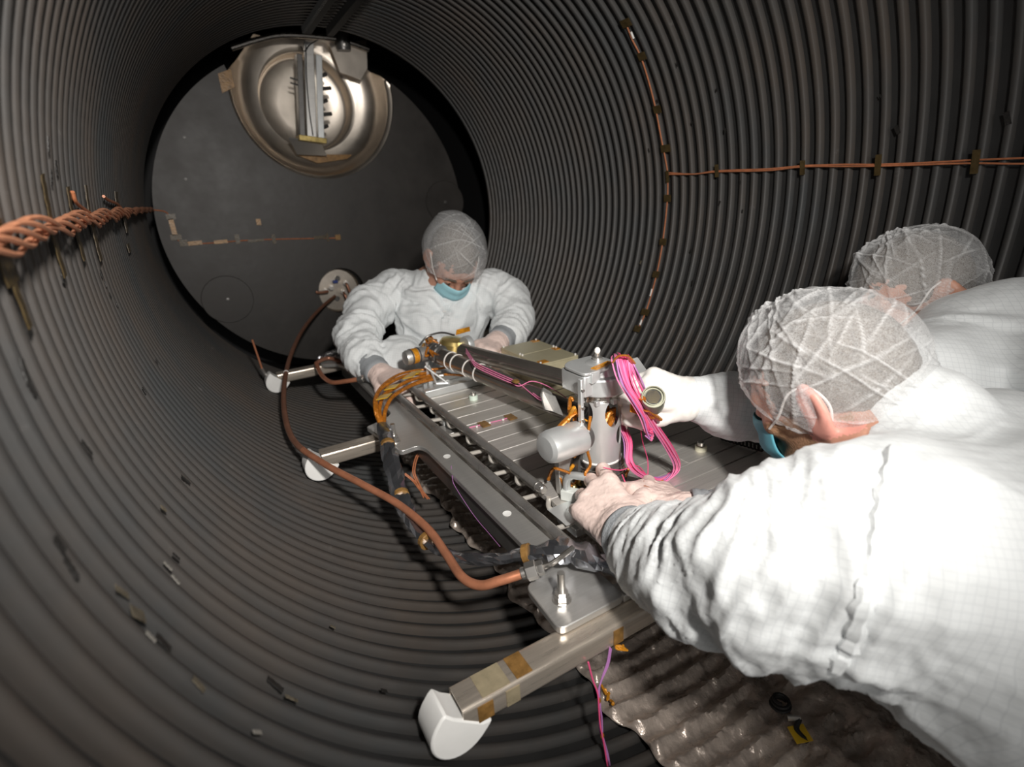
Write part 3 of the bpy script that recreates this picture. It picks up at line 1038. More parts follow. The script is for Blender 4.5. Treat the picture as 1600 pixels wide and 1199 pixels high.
# ------------------------------------------------------------------ boom arm
def boom():
    t = thing('robotic_arm_boom', 'pair of dark polished boom tubes ending in an amber wrapped motor joint', 'robotic arm', P(700, 600, z=PT))
    la, lb = P(692, 558, z=.385), P(912, 652, z=.342)
    ua, ub = P(722, 548, z=.393), P(915, 600, z=.375)
    d = unit(lb - la)
    tb = MB().tube([la, lb], .0245, 32).build('boom_tube', M_arm, t)
    for px, py in ((706, 0), (716, 0), (736, 0), (752, 0)):
        s = (px - 692) / (912 - 692) * 1.16
        c = la + (lb - la) * s
        MB().lathe(c, d, [(.0245, -.0015), (.0262, -.0012), (.0262, .0012), (.0245, .0015)], 32).build('cable_tie', M_tie, tb)
    tb2 = MB().tube([ua, ub], .021, 32).build('boom_tube', M_arm, t)
    # knuckle at the far end
    c = P(682, 552, z=.385)
    MB().lathe(c + d * .005, d, [(.0, -.03), (.024, -.03), (.028, -.024), (.028, -.012), (.0265, -.010), (.0265, .0), (.0285, .002), (.0285, .016), (.025, .020)], 32).build('joint_collar', M_dkgrey, t)
    for k in range(10):
        a = 2 * math.pi * k / 10
        u, v_, _ = frame_of(d)
        q = c + d * .012 + (u * math.cos(a) + v_ * math.sin(a)) * .0285
        MB().sphere(q, .003, 8, 6).build('screw', M_bolt, t)
    # motor can pointing left
    m0, m1 = P(660, 553, z=.385), P(626, 562, z=.385)
    md = unit(m1 - m0)
    mo = MB().lathe(m0, md, [(.0, -.012), (.022, -.012), (.0225, .0), (.0225, .052), (.020, .058), (.010, .060), (0, .060)], 32).build('motor_can', M_alu, t)
    MB().lathe(m0, md, [(.0228, .020), (.0234, .021), (.0234, .036), (.0228, .037)], 32).build('tape_band', M_kapton, mo)
    for s in (.016, .040):
        MB().lathe(m0, md, [(.0226, s - .0022), (.0240, s - .0018), (.0240, s + .0018), (.0226, s + .0022)], 32).build('ring', M_dkgrey, mo)
    # drum with gold foil
    dc = P(706, 535, z=.395)
    MB().lathe(dc + A(0, 0, -.03), (.15, -.1, 1), [(0, 0), (.040, 0), (.044, .006), (.044, .030), (.038, .040), (.020, .046), (0, .047)], 36).build('joint_drum', M_gold, t)
    MB().lathe(P(726, 540, z=.395), (1, .2, 0), [(.0, 0), (.026, 0), (.028, .004), (.028, .018), (.022, .022), (0, .022)], 32).build('end_flange', M_alu_white, t)
    MB().oprism(P(712, 524, z=.43), (1, 0, 0), (0, .8, .6), [(0, 0), (.05, .004), (.055, .02), (.01, .018)], .002).build('tape_flag', M_kapton, t)
    # amber wrapped harness knots
    rr = random.Random(3)
    for k in range(12):
        a = P(660 + rr.uniform(0, 26), 540 + rr.uniform(-8, 18), z=.39)
        pts = [a + A(rr.uniform(-.02, .02), rr.uniform(-.02, .02), rr.uniform(-.012, .022)) for _ in range(4)]
        MB().tube(spline(pts, 5), rr.uniform(.0025, .005), 7).build('harness', M_orange if k % 3 else M_kapton_d, t)
    MB().tube(spline([P(655, 540, z=.40), P(668, 526, z=.42), P(690, 520, z=.43), P(710, 524, z=.43)], 6), .003, 6).build('cable', M_dkgrey, t)
    # triangular bracket and white support below
    c0, c1, c2 = P(664, 573, z=.36), P(682, 600, z=.315), P(700, 599, z=.312)
    for a, b in ((c0, c2), (c1, c2), (c0 + A(.012, 0, 0), c1)):
        MB().tube([a, b], .0035, 6).build('bracket_strut', M_alu_white, t)
    a = P(667, 566, z=.37)
    MB().tube([a, a + A(0, .005, -.05)], .005, 6).build('bracket_strut', M_alu_white, t)
    b0, b1 = P(664, 615, z=.300), P(762, 606, z=.300)
    MB().box((b0[0], b0[1] - .005, PT), (b1[0] + .03, b0[1] + .020, .306)).build('support_rail', M_alu_white, t, bevel=.002)
    for (px, py) in ((665, 611), (674, 612), (700, 610)):
        c = P(px, py, z=PT)
        MB().box(c + A(-.006, -.006, 0), c + A(.006, .006, .034)).build('support_post', M_alu_white, t, bevel=.0015)
    # pink wires along the tubes
    for k in range(3):
        off = k * 3.2
        pts = [P(728, 545 + off, z=.41), P(738, 560 + off, z=.41), P(745, 568 + off, z=.405), P(770, 580 + off, z=.395), P(800, 593 + off, z=.385), P(812, 597 + off, z=.38)]
        if k < 2:
            pts += [P(835, 616 + off, z=.37), P(848, 623 + off, z=.368), P(880, 626 + off, z=.365), P(900, 630 + off, z=.36)]
        else:
            pts += [P(830, 596, z=.385), P(850, 601, z=.38), P(870, 612, z=.375), P(885, 622, z=.37)]
        MB().tube(spline(pts, 5), .0012, 6).build('wire', M_pink2, t)
    for (px, py) in ((749, 573), (806, 596)):
        c = P(px, py, z=.395)
        MB().sphere(c, (.009, .013, .005), 10, 6).build('tape', M_kapton_d, t)
    return la, lb


boom()

TB = A(-.024, .730, PT)      # foot of the tower


def boolean_cut(o, cutters):
    for c in cutters:
        m = o.modifiers.new('cut', 'BOOLEAN')
        m.operation = 'DIFFERENCE'
        m.object = c
        m.solver = 'EXACT'
    dg = bpy.context.evaluated_depsgraph_get()
    dg.update()
    me = bpy.data.meshes.new_from_object(o.evaluated_get(dg))
    o.modifiers.clear()
    old = o.data
    o.data = me
    me.name = old.name
    me.shade_smooth()
    me.set_sharp_from_angle(angle=math.radians(35))
    for c in cutters:
        bpy.data.objects.remove(c, do_unlink=True)


def tower():
    x, y, z = TB
    t = thing('instrument_tower', 'upright silver instrument cylinder with cut-out windows standing on the cold plate', 'instrument', TB)
    t.scale = (1.04, 1.04, .935)
    up = (0, 0, 1)
    h0 = 0.0
    # base flange and grey lower collar
    b = MB().lathe(TB, up, [(0, 0), (.050, 0), (.050, .006), (.046, .008), (.046, .014), (.0475, .015), (.0475, .019), (.045, .020), (.045, .026), (.0425, .028), (.0425, .054), (.041, .058), (0, .058)], 56).build('base_collar', M_dkgrey, t)
    for hh in (.021, .031, .046):
        MB().lathe(TB, up, [(.0428, hh), (.0445, hh + .0008), (.0445, hh + .0022), (.0428, hh + .003)], 56).build('ring', M_bolt, b)
    for k in range(10):
        a = 2 * math.pi * k / 10 + .2
        q = TB + A(.0425 * math.cos(a), .0425 * math.sin(a), .040)
        MB().lathe(q, (math.cos(a), math.sin(a), 0), [(.0052, -.002), (.0052, .003), (.003, .004), (0, .004)], 12).build('screw', M_bolt, b)
    # main tube with windows
    tube = MB().lathe(TB, up, [(.0385, .058), (.0385, .192), (.0355, .192), (.0355, .058)], 96, close=True).build('main_tube', M_alu_white, t)
    cutters = []
    for (ang, hh, ru, rv) in ((-168, .158, .015, .026), (-108 + 0, .156, .0, .0), (-86, .157, .019, .028), (-62, .108, .012, .019), (30, .15, .018, .026), (110, .15, .018, .026)):
        if ru == 0:
            continue
        a = math.radians(ang)
        dv = A(math.cos(a), math.sin(a), 0)
        pr = MB()
        side = np.cross(dv, up)
        ring = [(ru * math.cos(2 * math.pi * k / 28), rv * math.sin(2 * math.pi * k / 28)) for k in range(28)]
        v = [TB + dv * .015 + side * p_ + A(0, 0, hh + q_) for p_, q_ in ring] + [TB + dv * .06 + side * p_ + A(0, 0, hh + q_) for p_, q_ in ring]
        f = [tuple(range(28))[::-1], tuple(range(28, 56))] + [(i, (i + 1) % 28, 28 + (i + 1) % 28, 28 + i) for i in range(28)]
        pr.add(v, f)
        c = pr.build('cutter', None)
        bm = bmesh.new()
        bm.from_mesh(c.data)
        bmesh.ops.recalc_face_normals(bm, faces=bm.faces)
        bm.to_mesh(c.data)
        bm.free()
        cutters.append(c)
    boolean_cut(tube, cutters)
    MB().lathe(TB, up, [(.0386, .058), (.0398, .0585), (.0398, .0615), (.0386, .062)], 64).build('rim', M_white, t)
    # things inside the tube
    MB().tube([TB + A(.004, .01, .06), TB + A(.004, .01, .19)], .017, 20).build('inner_core', M_dkgrey, t)
    rr = random.Random(11)
    for k in range(7):
        pts = [TB + A(rr.uniform(-.022, .022), rr.uniform(-.028, .005), h) for h in (.075, .105, .135, .165)]
        MB().tube(spline(pts, 5), .004, 7).build('inner_harness', M_orange, t)
    # neck, collar and cap
    MB().lathe(TB, up, [(.034, .190), (.034, .204), (.041, .206), (.041, .210)], 56).build('neck', M_steel, t)
    for k in range(8):
        a = 2 * math.pi * k / 8
        q = TB + A(.0385 * math.cos(a), .0385 * math.sin(a), .190)
        MB().box(q - A(.004, .004, .002), q + A(.004, .004, .008)).build('lug', M_alu_white, t, bevel=.001)
    cap = MB().lathe(TB, up, [(.030, .208), (.0475, .209), (.049, .211), (.049, .240), (.047, .243), (.036, .244), (.0345, .246), (.0245, .262), (.0225, .263), (.0, .263)], 64).build('cap', M_alu_white, t)
    # square shoulder plate on the left of the cap
    MB().box(TB + A(-.056, -.030, .212), TB + A(-.030, .036, .2545)).build('shoulder_block', M_alu_white, cap, bevel=.003)
    MB().oprism(TB + A(-.058, -.034, .256), (1, 0, 0), (0, 1, 0), rounded([(0, 0), (.05, 0), (.085, .03), (.08, .075), (.02, .075), (0, .06)], .012), .006).build('top_plate', M_alu_white, cap, bevel=.0015)
    for dx in (-.035, .03):
        MB().obox(TB + A(dx, -.02, .250), A(.010, .002, 0), A(0, .016, 0), A(0, 0, .010)).build('web', M_alu_white, cap, bevel=.001)
    MB().oprism(TB + A(-.030, -.030, .2625), (1, .25, 0), (-.25, 1, 0), [(0, 0), (.045, .0), (.045, .011), (0, .011)], .0016).build('tape', M_kapton, cap)
    # screw eye on top
    ey = TB + A(.006, .012, .262)
    MB().lathe(ey, up, [(.009, 0), (.009, .006), (.005, .009), (.005, .014), (0, .014)], 16).build('eye_base', M_bolt, cap)
    MB().sphere(ey + A(0, 0, .019), (.0055, .0055, .007), 12, 8).build('eye_ball', M_tie, cap)
    # left vertical strap and toothed foot
    sx = x - .070
    MB().box((sx, y - .040, z + .130), (sx + .006, y - .030, z + .256)).build('strap', M_alu_white, t, bevel=.0015)
    for hh in (.15, .175, .20, .235):
        MB().lathe((sx + .003, y - .040, z + hh), (0, -1, 0), [(.003, 0), (.003, .003), (0, .003)], 10).build('screw', M_bolt, t)
    fb = MB().oprism((sx - .026, y - .024, z + .118), (1, 0, 0), (0, 0, 1), rounded([(0, 0), (.034, 0), (.036, .014), (.036, .040), (.024, .034), (0, .016)], .004), .026).build('toothed_foot', M_alu_white, t, bevel=.001)
    for k in range(5):
        MB().tube([A(sx - .023 + .007 * k, y - .051, z + .119), A(sx - .023 + .007 * k, y - .051, z + .131)], .003, 8).build('tooth', M_white, fb)
    MB().oprism((sx - .022, y + .012, z + .0005), (1, 0, 0), (0, 0, 1), [(0, 0), (.022, 0), (.022, .06), (.034, .095), (.034, .119), (-.002, .119), (-.002, .05)], .014).build('leg_plate', M_alu, t, bevel=.0012)
    MB().oprism((sx + .016, y + .02, z + .0), (1, 0, 0), (0, 0, 1), [(0, 0), (.02, 0), (.03, .05), (.03, .105), (.018, .105), (.006, .065)], .02).build('leg_plate', M_dkgrey, t, bevel=.0012)
    # motor can
    m1 = P(902, 676, y=y - .030)
    m0 = P(855, 692, y=y - .035)
    md = unit(m0 - m1)
    L = np.linalg.norm(m0 - m1)
    MB().lathe(m1, md, [(.0, -.006), (.0305, -.006), (.031, .0), (.031, L - .014), (.0285, L - .004), (.022, L + .001), (.012, L + .0025), (0, L + .003)], 44).build('motor_can', M_alu_white, t)
    MB().lathe(m1, md, [(0, -.022), (.022, -.022), (.026, -.016), (.026, -.006), (0, -.006)], 36).build('motor_flange', M_dkgrey, t)
    # amber wrapping all around the joint
    for k in range(26):
        hh = rr.uniform(.03, .20) if k % 4 else rr.uniform(.01, .04)
        a = A(sx + rr.uniform(-.014, .016), y + (rr.uniform(-.035, .01) if hh > .10 else rr.uniform(0, .03)), z + hh)
        pts = [a, a + A(rr.uniform(-.014, .014), rr.uniform(-.012, .012), rr.uniform(-.02, .02)), a + A(rr.uniform(-.022, .022), rr.uniform(-.016, .016), rr.uniform(-.034, .034))]
        MB().tube(spline(pts, 5), rr.uniform(.0016, .0042), 7).build('amber_wrap', M_orange if k % 3 else M_kapton, t)
    for pts in ([(905, 632), (893, 640), (880, 653), (868, 668)], [(900, 660), (888, 664), (876, 672)], [(900, 740), (885, 732), (870, 726)]):
        MB().tube(spline([P(px, py, y=y - .02) for px, py in pts], 5), .0055, 8, flat=.5).build('amber_wrap', M_orange, t)
    # long cable down the left of the tube
    MB().tube(spline([P(923, 640, y=y - .045), P(918, 690, y=y - .046), P(923, 720, y=y - .047), P(915, 738, y=y - .047), P(932, 740, y=y - .052)], 6), .0026, 7).build('harness', M_orange, t)
    MB().tube(spline([P(984, 700, y=y - .03), P(982, 725, y=y - .03), P(975, 745, y=y - .035)], 6), .003, 7).build('harness', M_orange, t)
    # tape patches
    c = P(943, 731, y=y - .043)
    MB().box(c - A(.0055, .001, .0085), c + A(.0055, .001, .0085)).build('tape', M_kapton, t)
    # mirror-like shield panels behind
    MB().oprism(TB + A(.034, .0, .085), (.8, -.5, 0), (0, .1, 1), [(0, 0), (.026, .012), (.030, .05), (.006, .072), (-.006, .03)], .003).build('shield_panel', M_steel, t, smooth=False)
    MB().oprism(TB + A(-.075, .04, .165), (.7, .3, 0), (-.2, .5, 1), [(-.024, .01), (.012, -.006), (.026, .03), (.008, .044), (-.012, .036)], .003).build('shield_panel', M_rail, t, smooth=False)
    MB().oprism(TB + A(-.070, .035, .165), (.5, -.7, .1), (-.2, .5, 1), [(-.016, .006), (.012, -.006), (.016, .03), (-.004, .040)], .003).build('shield_panel', M_alu, t, smooth=False)
    # lower connector parts behind the handle
    for (px, py, r) in ((905, 752, .008), (893, 748, .006), (915, 757, .006), (897, 760, .007)):
        c = P(px, py, y=y + .004)
        MB().lathe(c, (.3, -1, .2), [(0, -.008), (r, -.008), (r, .006), (r * .7, .008), (0, .008)], 14).build('small_connector', M_gold if r > .0065 else M_bolt, t)
    # silver grooved plate at the back right of the cap
    q = [P(982, 551, y=y + .02), P(990, 548, y=y + .02), P(1016, 590, y=y + .02), P(1003, 596, y=y + .02)]
    c = (q[0] + q[1] + q[2] + q[3]) / 4
    u = (q[2] - q[1]) / 2
    v_ = A(.014, -.004, .002)
    gp = MB().obox(c, u, v_ * .9, unit(np.cross(u, v_)) * .002).build('grooved_plate', M_alu_white, t, bevel=.0005)
    for k in range(6):
        s = -0.8 + k * .32
        MB().obox(c + v_ * s * .9 - unit(np.cross(u, v_)) * .0022, u * .98, v_ * .05, unit(np.cross(u, v_)) * .0006).build('groove_line', M_dkgrey, gp)


tower()


# ------------------------------------------------------------------ pink wire bundle and connector
def pink_bundle():
    y = TB[1]
    t = thing('wire_harness', 'thick bundle of pink wires spilling down beside the instrument tower', 'wire bundle', P(1030, 752, z=PT))
    rr = random.Random(4)
    yf = .634
    y = .69
    routes = [
        [(970, 556, yf + .04), (974, 562, yf), (983, 598, yf - .012), (1002, 630, yf - .012), (1022, 665, yf), (1045, 700, yf + .012), (1058, 728, yf + .018), (1048, 748, yf + .022), (1030, 752, yf + .022), (1002, 742, yf + .018), (984, 722, yf + .02), (982, 692, yf + .045), (974, 668, yf + .085), (966, 650, yf + .10)],
        [(962, 556, yf + .04), (966, 562, yf), (974, 595, yf - .014), (990, 625, yf - .016), (1006, 652, yf - .01), (1012, 672, yf - .006), (1018, 681, yf - .004), (1010, 676, yf)],
        [(982, 557, yf + .04), (986, 564, yf + .004), (998, 592, yf + .0), (1008, 615, yf + .004), (1014, 628, yf + .006)],
    ]
    cols = [M_pink, M_pink2, M_pink, M_lilac, M_pink2]
    n = 0
    for ri, cnt in ((0, 18), (1, 20), (2, 8)):
        for k in range(cnt):
            ox, oy, od = rr.gauss(0, 3.6), rr.gauss(0, 2.2), rr.gauss(0, .004)
            amp = rr.uniform(.6, 1.4)
            pts = []
            for i, (px, py, yy) in enumerate(routes[ri]):
                f = 1.25 if (i == 1 or i == 2) else .8
                pts.append(P(px + ox * f + rr.gauss(0, .7), py + oy * .7 + rr.gauss(0, .7) + (rr.uniform(-10, 6) if ri == 1 and i > 4 else 0), y=yy + od))
            for p in pts:
                p[2] = max(p[2], PT + .0025 + .001 * (k % 5))
            MB().tube(spline(pts, 4), .00125, 5).build('wire', cols[n % 5], t)
            n += 1
    # a few thin stray wires
    for pts in ([(1000, 660, -.03), (1004, 690, -.03), (1012, 720, -.02), (1012, 748, -.025)], [(1012, 745, -.03), (995, 728, -.035), (970, 735, -.05), (943, 731, -.058)],
                [(1012, 748, -.03), (1026, 762, -.04), (1020, 770, -.05), (1024, 790, -.075), (1010, 795, -.085), (995, 783, -.075), (982, 765, -.06), (972, 742, -.055)]):
        p3 = [P(px, py, y=y + dy) for px, py, dy in pts]
        for p in p3:
            p[2] = max(p[2], PT + .003)
        MB().tube(spline(p3, 6), .0010, 5).build('stray_wire', M_pink, t)
    # amber binding
    bnd = MB()
    c = P(974, 560, y=yf - .006)
    MB().tube(spline([P(958, 566, y=yf - .006), P(966, 557, y=yf - .012), P(980, 557, y=yf - .012), P(990, 568, y=yf - .004)], 5), .0045, 8, flat=.4).build('tape', M_orange, t)
    MB().oprism(P(984, 640, y=yf + .002), unit(P(1030, 651, y=yf) - P(984, 640, y=yf)), (0, 0, 1), [(0, -.004), (.02, -.006), (.052, -.016), (.054, .006), (.03, .012), (0, .010)], .002).build('tape_flag', M_kapton, t, smooth=False)
    for (px, py) in ((1014, 755), (1030, 752), (1012, 750)):
        c = P(px, py, z=PT + .002)
        MB().box(c - A(.006, .008, .001), c + A(.006, .008, .002)).build('tape', M_kapton, t)
    for k, (a, b) in enumerate((((1003, 622), (1018, 652)), ((1010, 640), (1030, 655)))):
        MB().tube([P(*a, y=yf - .02), P(*b, y=yf - .01)], .007, 10, flat=.6).build('tape', M_orange, t)
    # connector
    t2 = thing('circular_connector', "olive round multi-pin connector held up by the rearmost technician's glove", 'connector', P(1018, 634, y=yf - .004))
    a, b = P(1019, 633, y=yf - .004), P(1012, 611, y=yf - .016)
    d = unit(b - a + A(-.006, -.02, .0))
    L = np.linalg.norm(b - a) * 1.1
    MB().lathe(a, d, [(0, 0), (.0165, 0), (.0195, .003), (.0195, .008), (.0185, .009), (.0185, .011), (.0200, .012), (.0200, L - .004), (.0190, L), (.0172, L), (.0165, L - .005), (0, L - .005)], 44).build('shell', M_conn, t2)
    MB().lathe(a, d, [(.0142, L - .005), (.0142, L - .001), (.0132, L - .001), (.0132, L - .005)], 36, close=True).build('inner_ring', M_conn, t2)
    MB().lathe(a, d, [(0, L - .0045), (.0128, L - .0045), (.0128, L - .0035), (0, L - .0035)], 32).build('insert', M_black, t2)
    u, v_, _ = frame_of(d)
    pins = MB()
    for i in range(-5, 6):
        for j in range(-5, 6):
            p_, q_ = (i + .5 * (j % 2)) * .0022, j * .0020
            if math.hypot(p_, q_) < .0115:
                pins.tube([a + d * (L - .0036) + u * p_ + v_ * q_, a + d * (L - .0015) + u * p_ + v_ * q_], .00042, 5)
    o = pins.build('contact_pins', M_gold, t2)
    o['kind'] = 'stuff'


pink_bundle()


# ------------------------------------------------------------------ carry handle and pad
def handle():
    a = P(884, 773, z=PT + .004)
    t = thing('carry_handle', 'pale grey carry handle standing on a small pad at the front of the cold plate', 'handle', a)
    p0, p1 = P(885, 741, z=.338), P(956, 754, z=.338)
    d = unit((p1 - p0) * A(1, 1, 0))
    L = np.linalg.norm((p1 - p0)[:2])
    base0 = A(p0[0], p0[1], PT)
    base1 = A(p1[0], p1[1], PT)
    r = .0072
    pts = [base0 + A(0, 0, .012), base0 + A(0, 0, .036), base0 + d * .003 + A(0, 0, .046), base0 + d * .012 + A(0, 0, .0525), base0 + d * .02 + A(0, 0, .0535),
           base1 - d * .02 + A(0, 0, .0535), base1 - d * .012 + A(0, 0, .0525), base1 - d * .003 + A(0, 0, .046), base1 + A(0, 0, .036), base1 + A(0, 0, .004)]
    MB().tube(pts, r, 16).build('grip', M_alu_white, t, angle=60)
    n = unit(np.cross((0, 0, 1), d))
    MB().obox(base0 + d * .014 + A(0, 0, .011), d * .024, n * .010, A(0, 0, .0105)).build('foot_block', mat('pale_grey_paint', (.62, .65, .62), .45), t, bevel=.002)
    MB().obox(base1 - d * .004 + A(0, 0, .008), d * .014, n * .010, A(0, 0, .0075)).build('foot_block', mat('pale_grey_paint', (.62, .65, .62), .45), t, bevel=.002)
    # pad plate below with screw marks
    c = P(893, 800, z=PT)
    pad = MB().obox(c + A(-.002, 0, .0006), A(.030, 0, 0), A(0, .030, 0), A(0, 0, .0006)).build('pad_plate', M_alu_white, t)
    for dx in (-.004, .006):
        for s in (1, -1):
            MB().obox(c + A(dx, -.006, .0014), unit(A(1, s, 0)) * .0028, unit(A(-s, 1, 0)) * .0006, A(0, 0, .0003)).build('etched_cross', M_black, pad)


handle()


# small green tool tip between the gloves of the near technician
def tool():
    a, b = P(1003, 800, z=PT + .010), P(990, 776, z=PT + .016)
    t = thing('torque_tool', "small steel tool with a pale green collar between the nearest technician's gloves", 'tool', P(1000, 800, z=PT))
    d = unit(b - a)
    MB().lathe(a, d, [(0, -.02), (.009, -.02), (.011, -.012), (.011, .004), (.008, .008), (0, .008)], 18).build('collar', M_spacer, t)
    MB().lathe(a, d, [(.007, .008), (.007, .026), (.009, .027), (.009, .034), (0, .034)], 16).build('socket', M_bolt, t)


tool()


# ------------------------------------------------------------------ copper hose, foil wrapped cable, amber cables
def hose():
    route = [(523, 463, 2.86), (505, 478, 2.75), (486, 498, 2.58), (468, 524, 2.36), (452, 562, 2.09), (444, 604, 1.82), (445, 648, 1.58), (460, 690, 1.37), (505, 724, 1.20), (566, 757, 1.06), (622, 788, .95), (668, 826, .84), (697, 866, .745), (722, 902, .665), (750, 915, .625), (780, 908, .602), (818, 896, .585)]
    pts = [P(px, py, y=yy) for px, py, yy in route]
    t = thing('copper_hose', 'long copper pipe snaking from the end panel over the middle beam to the near bracket', 'pipe', pts[8] * A(1, 1, 0) + A(0, 0, .2))
    sp = spline(pts, 8)
    k = int(len(sp) * .46)
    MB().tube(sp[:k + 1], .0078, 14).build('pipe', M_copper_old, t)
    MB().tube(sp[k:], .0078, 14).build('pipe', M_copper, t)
    q = P(444, 566, y=2.09) * 0 + sp[32]
    MB().lathe(sp[36], sp[37] - sp[35], [(.0082, -.004), (.009, -.003), (.009, .003), (.0082, .004)], 14).build('clip', M_tie, t)
    d = unit(pts[-1] - pts[-2])
    e = pts[-1]
    MB().lathe(e, d, [(.0086, -.004), (.0095, -.003), (.0095, .003), (0, .003)], 16).build('ferrule', M_bolt, t)
    MB().lathe(e + d * .004, d, [(0, 0), (.0135, 0), (.0145, .0015), (.0145, .016), (.0135, .0175), (0, .0175)], 6).build('nut', M_bolt, t)
    MB().lathe(e + d * .022, d, [(0, 0), (.011, 0), (.0115, .001), (.0115, .010), (0, .010)], 6).build('nut', M_bolt, t)
    MB().tube(spline([e + d * .03, e + d * .045 + A(0, 0, .001), e + d * .06 + A(.004, .006, .002), e + d * .085 + A(.008, .02, .0)], 5), .0045, 10).build('stub_pipe', M_steel, t)
    # shorter copper tube at the far left corner of the frame
    r2 = [(494, 568, 2.02), (500, 582, 1.92), (508, 592, 1.84), (520, 598, 1.78), (540, 596, 1.73), (560, 593, 1.70)]
    p2 = [P(px, py, y=yy) for px, py, yy in r2]
    t2 = thing('copper_tube', 'short bent copper tube joined to the far end of the header pipe', 'pipe', p2[3])
    MB().tube(spline(p2, 6), .0075, 12).build('pipe', M_copper, t2)
    e = p2[-1]
    d = unit(p2[-1] - p2[-2])
    MB().lathe(e, d, [(0, 0), (.0125, 0), (.0125, .018), (0, .018)], 6).build('nut', M_bolt, t2)
    MB().lathe(e + d * .018, d, [(0, 0), (.009, 0), (.009, .008), (.0115, .008), (.0115, .018), (0, .018)], 6).build('nut', M_bolt, t2)
    MB().tube(spline([e + d * .03, P(590, 588, y=1.66), P(602, 590, y=1.62), P(612, 598, y=1.58)], 5), .0075, 10).build('elbow', M_steel, t2)
    MB().tube(spline([P(494, 568, y=2.02), P(502, 563, y=2.03), P(515, 560, y=2.04), P(535, 566, y=2.0)], 5), .0075, 12).build('pipe', M_copper_old, t2)


hose()


def hnoise(i, j, k=0):
    return (math.sin(i * 12.9898 + j * 78.233 + k * 37.719) * 43758.5453) % 1.0


def foil_cable():
    route = [(597, 664, .30), (606, 695, .285), (614, 728, .262), (624, 765, .242), (637, 800, .228), (655, 832, .222), (682, 856, .222), (725, 872, .232), (775, 874, .252), (815, 868, .272), (850, 861, .284), (890, 862, .288), (925, 873, .285), (965, 888, .275)]
    pts = [P(px, py, z=zz) for px, py, zz in route]
    t = thing('foil_wrapped_cable', 'cable wrapped in crumpled silver film hanging beside the frame', 'cable', P(655, 832, z=.21))
    sp = spline(pts, 4)
    seg = 9
    path, v, f = sp, [], []
    u = None
    n = len(sp)
    for i, p in enumerate(sp):
        d = unit(sp[min(i + 1, n - 1)] - sp[max(i - 1, 0)])
        if u is None:
            u, w_, _ = frame_of(d)
        u = unit(u - d * (u @ d))
        w_ = np.cross(d, u)
        s = i / (n - 1)
        base = .0135 + .004 * math.sin(s * 9) + (.006 if .78 < s < .93 else 0)
        for k in range(seg):
            a = 2 * math.pi * k / seg
            jit = .82 + .55 * hnoise(i, k, 3)
            v.append(p + base * jit * (math.cos(a) * u + .72 * math.sin(a) * w_))
    for i in range(n - 1):
        for k in range(seg):
            f.append((i * seg + k, i * seg + (k + 1) % seg, (i + 1) * seg + (k + 1) % seg))
            f.append((i * seg + k, (i + 1) * seg + (k + 1) % seg, (i + 1) * seg + k))
    f.append(tuple(range(seg))[::-1])
    f.append(tuple((n - 1) * seg + k for k in range(seg)))
    MB().add(v, f).build('film', M_foil, t, angle=24)
    for i in (4, 13, 22, 37):
        d = sp[i + 1] - sp[i - 1]
        MB().lathe(sp[i], d, [(.015, -.006), (.0172, -.005), (.0172, .005), (.015, .006)], 14).build('tape', M_kapton_d, t, angle=20)


foil_cable()


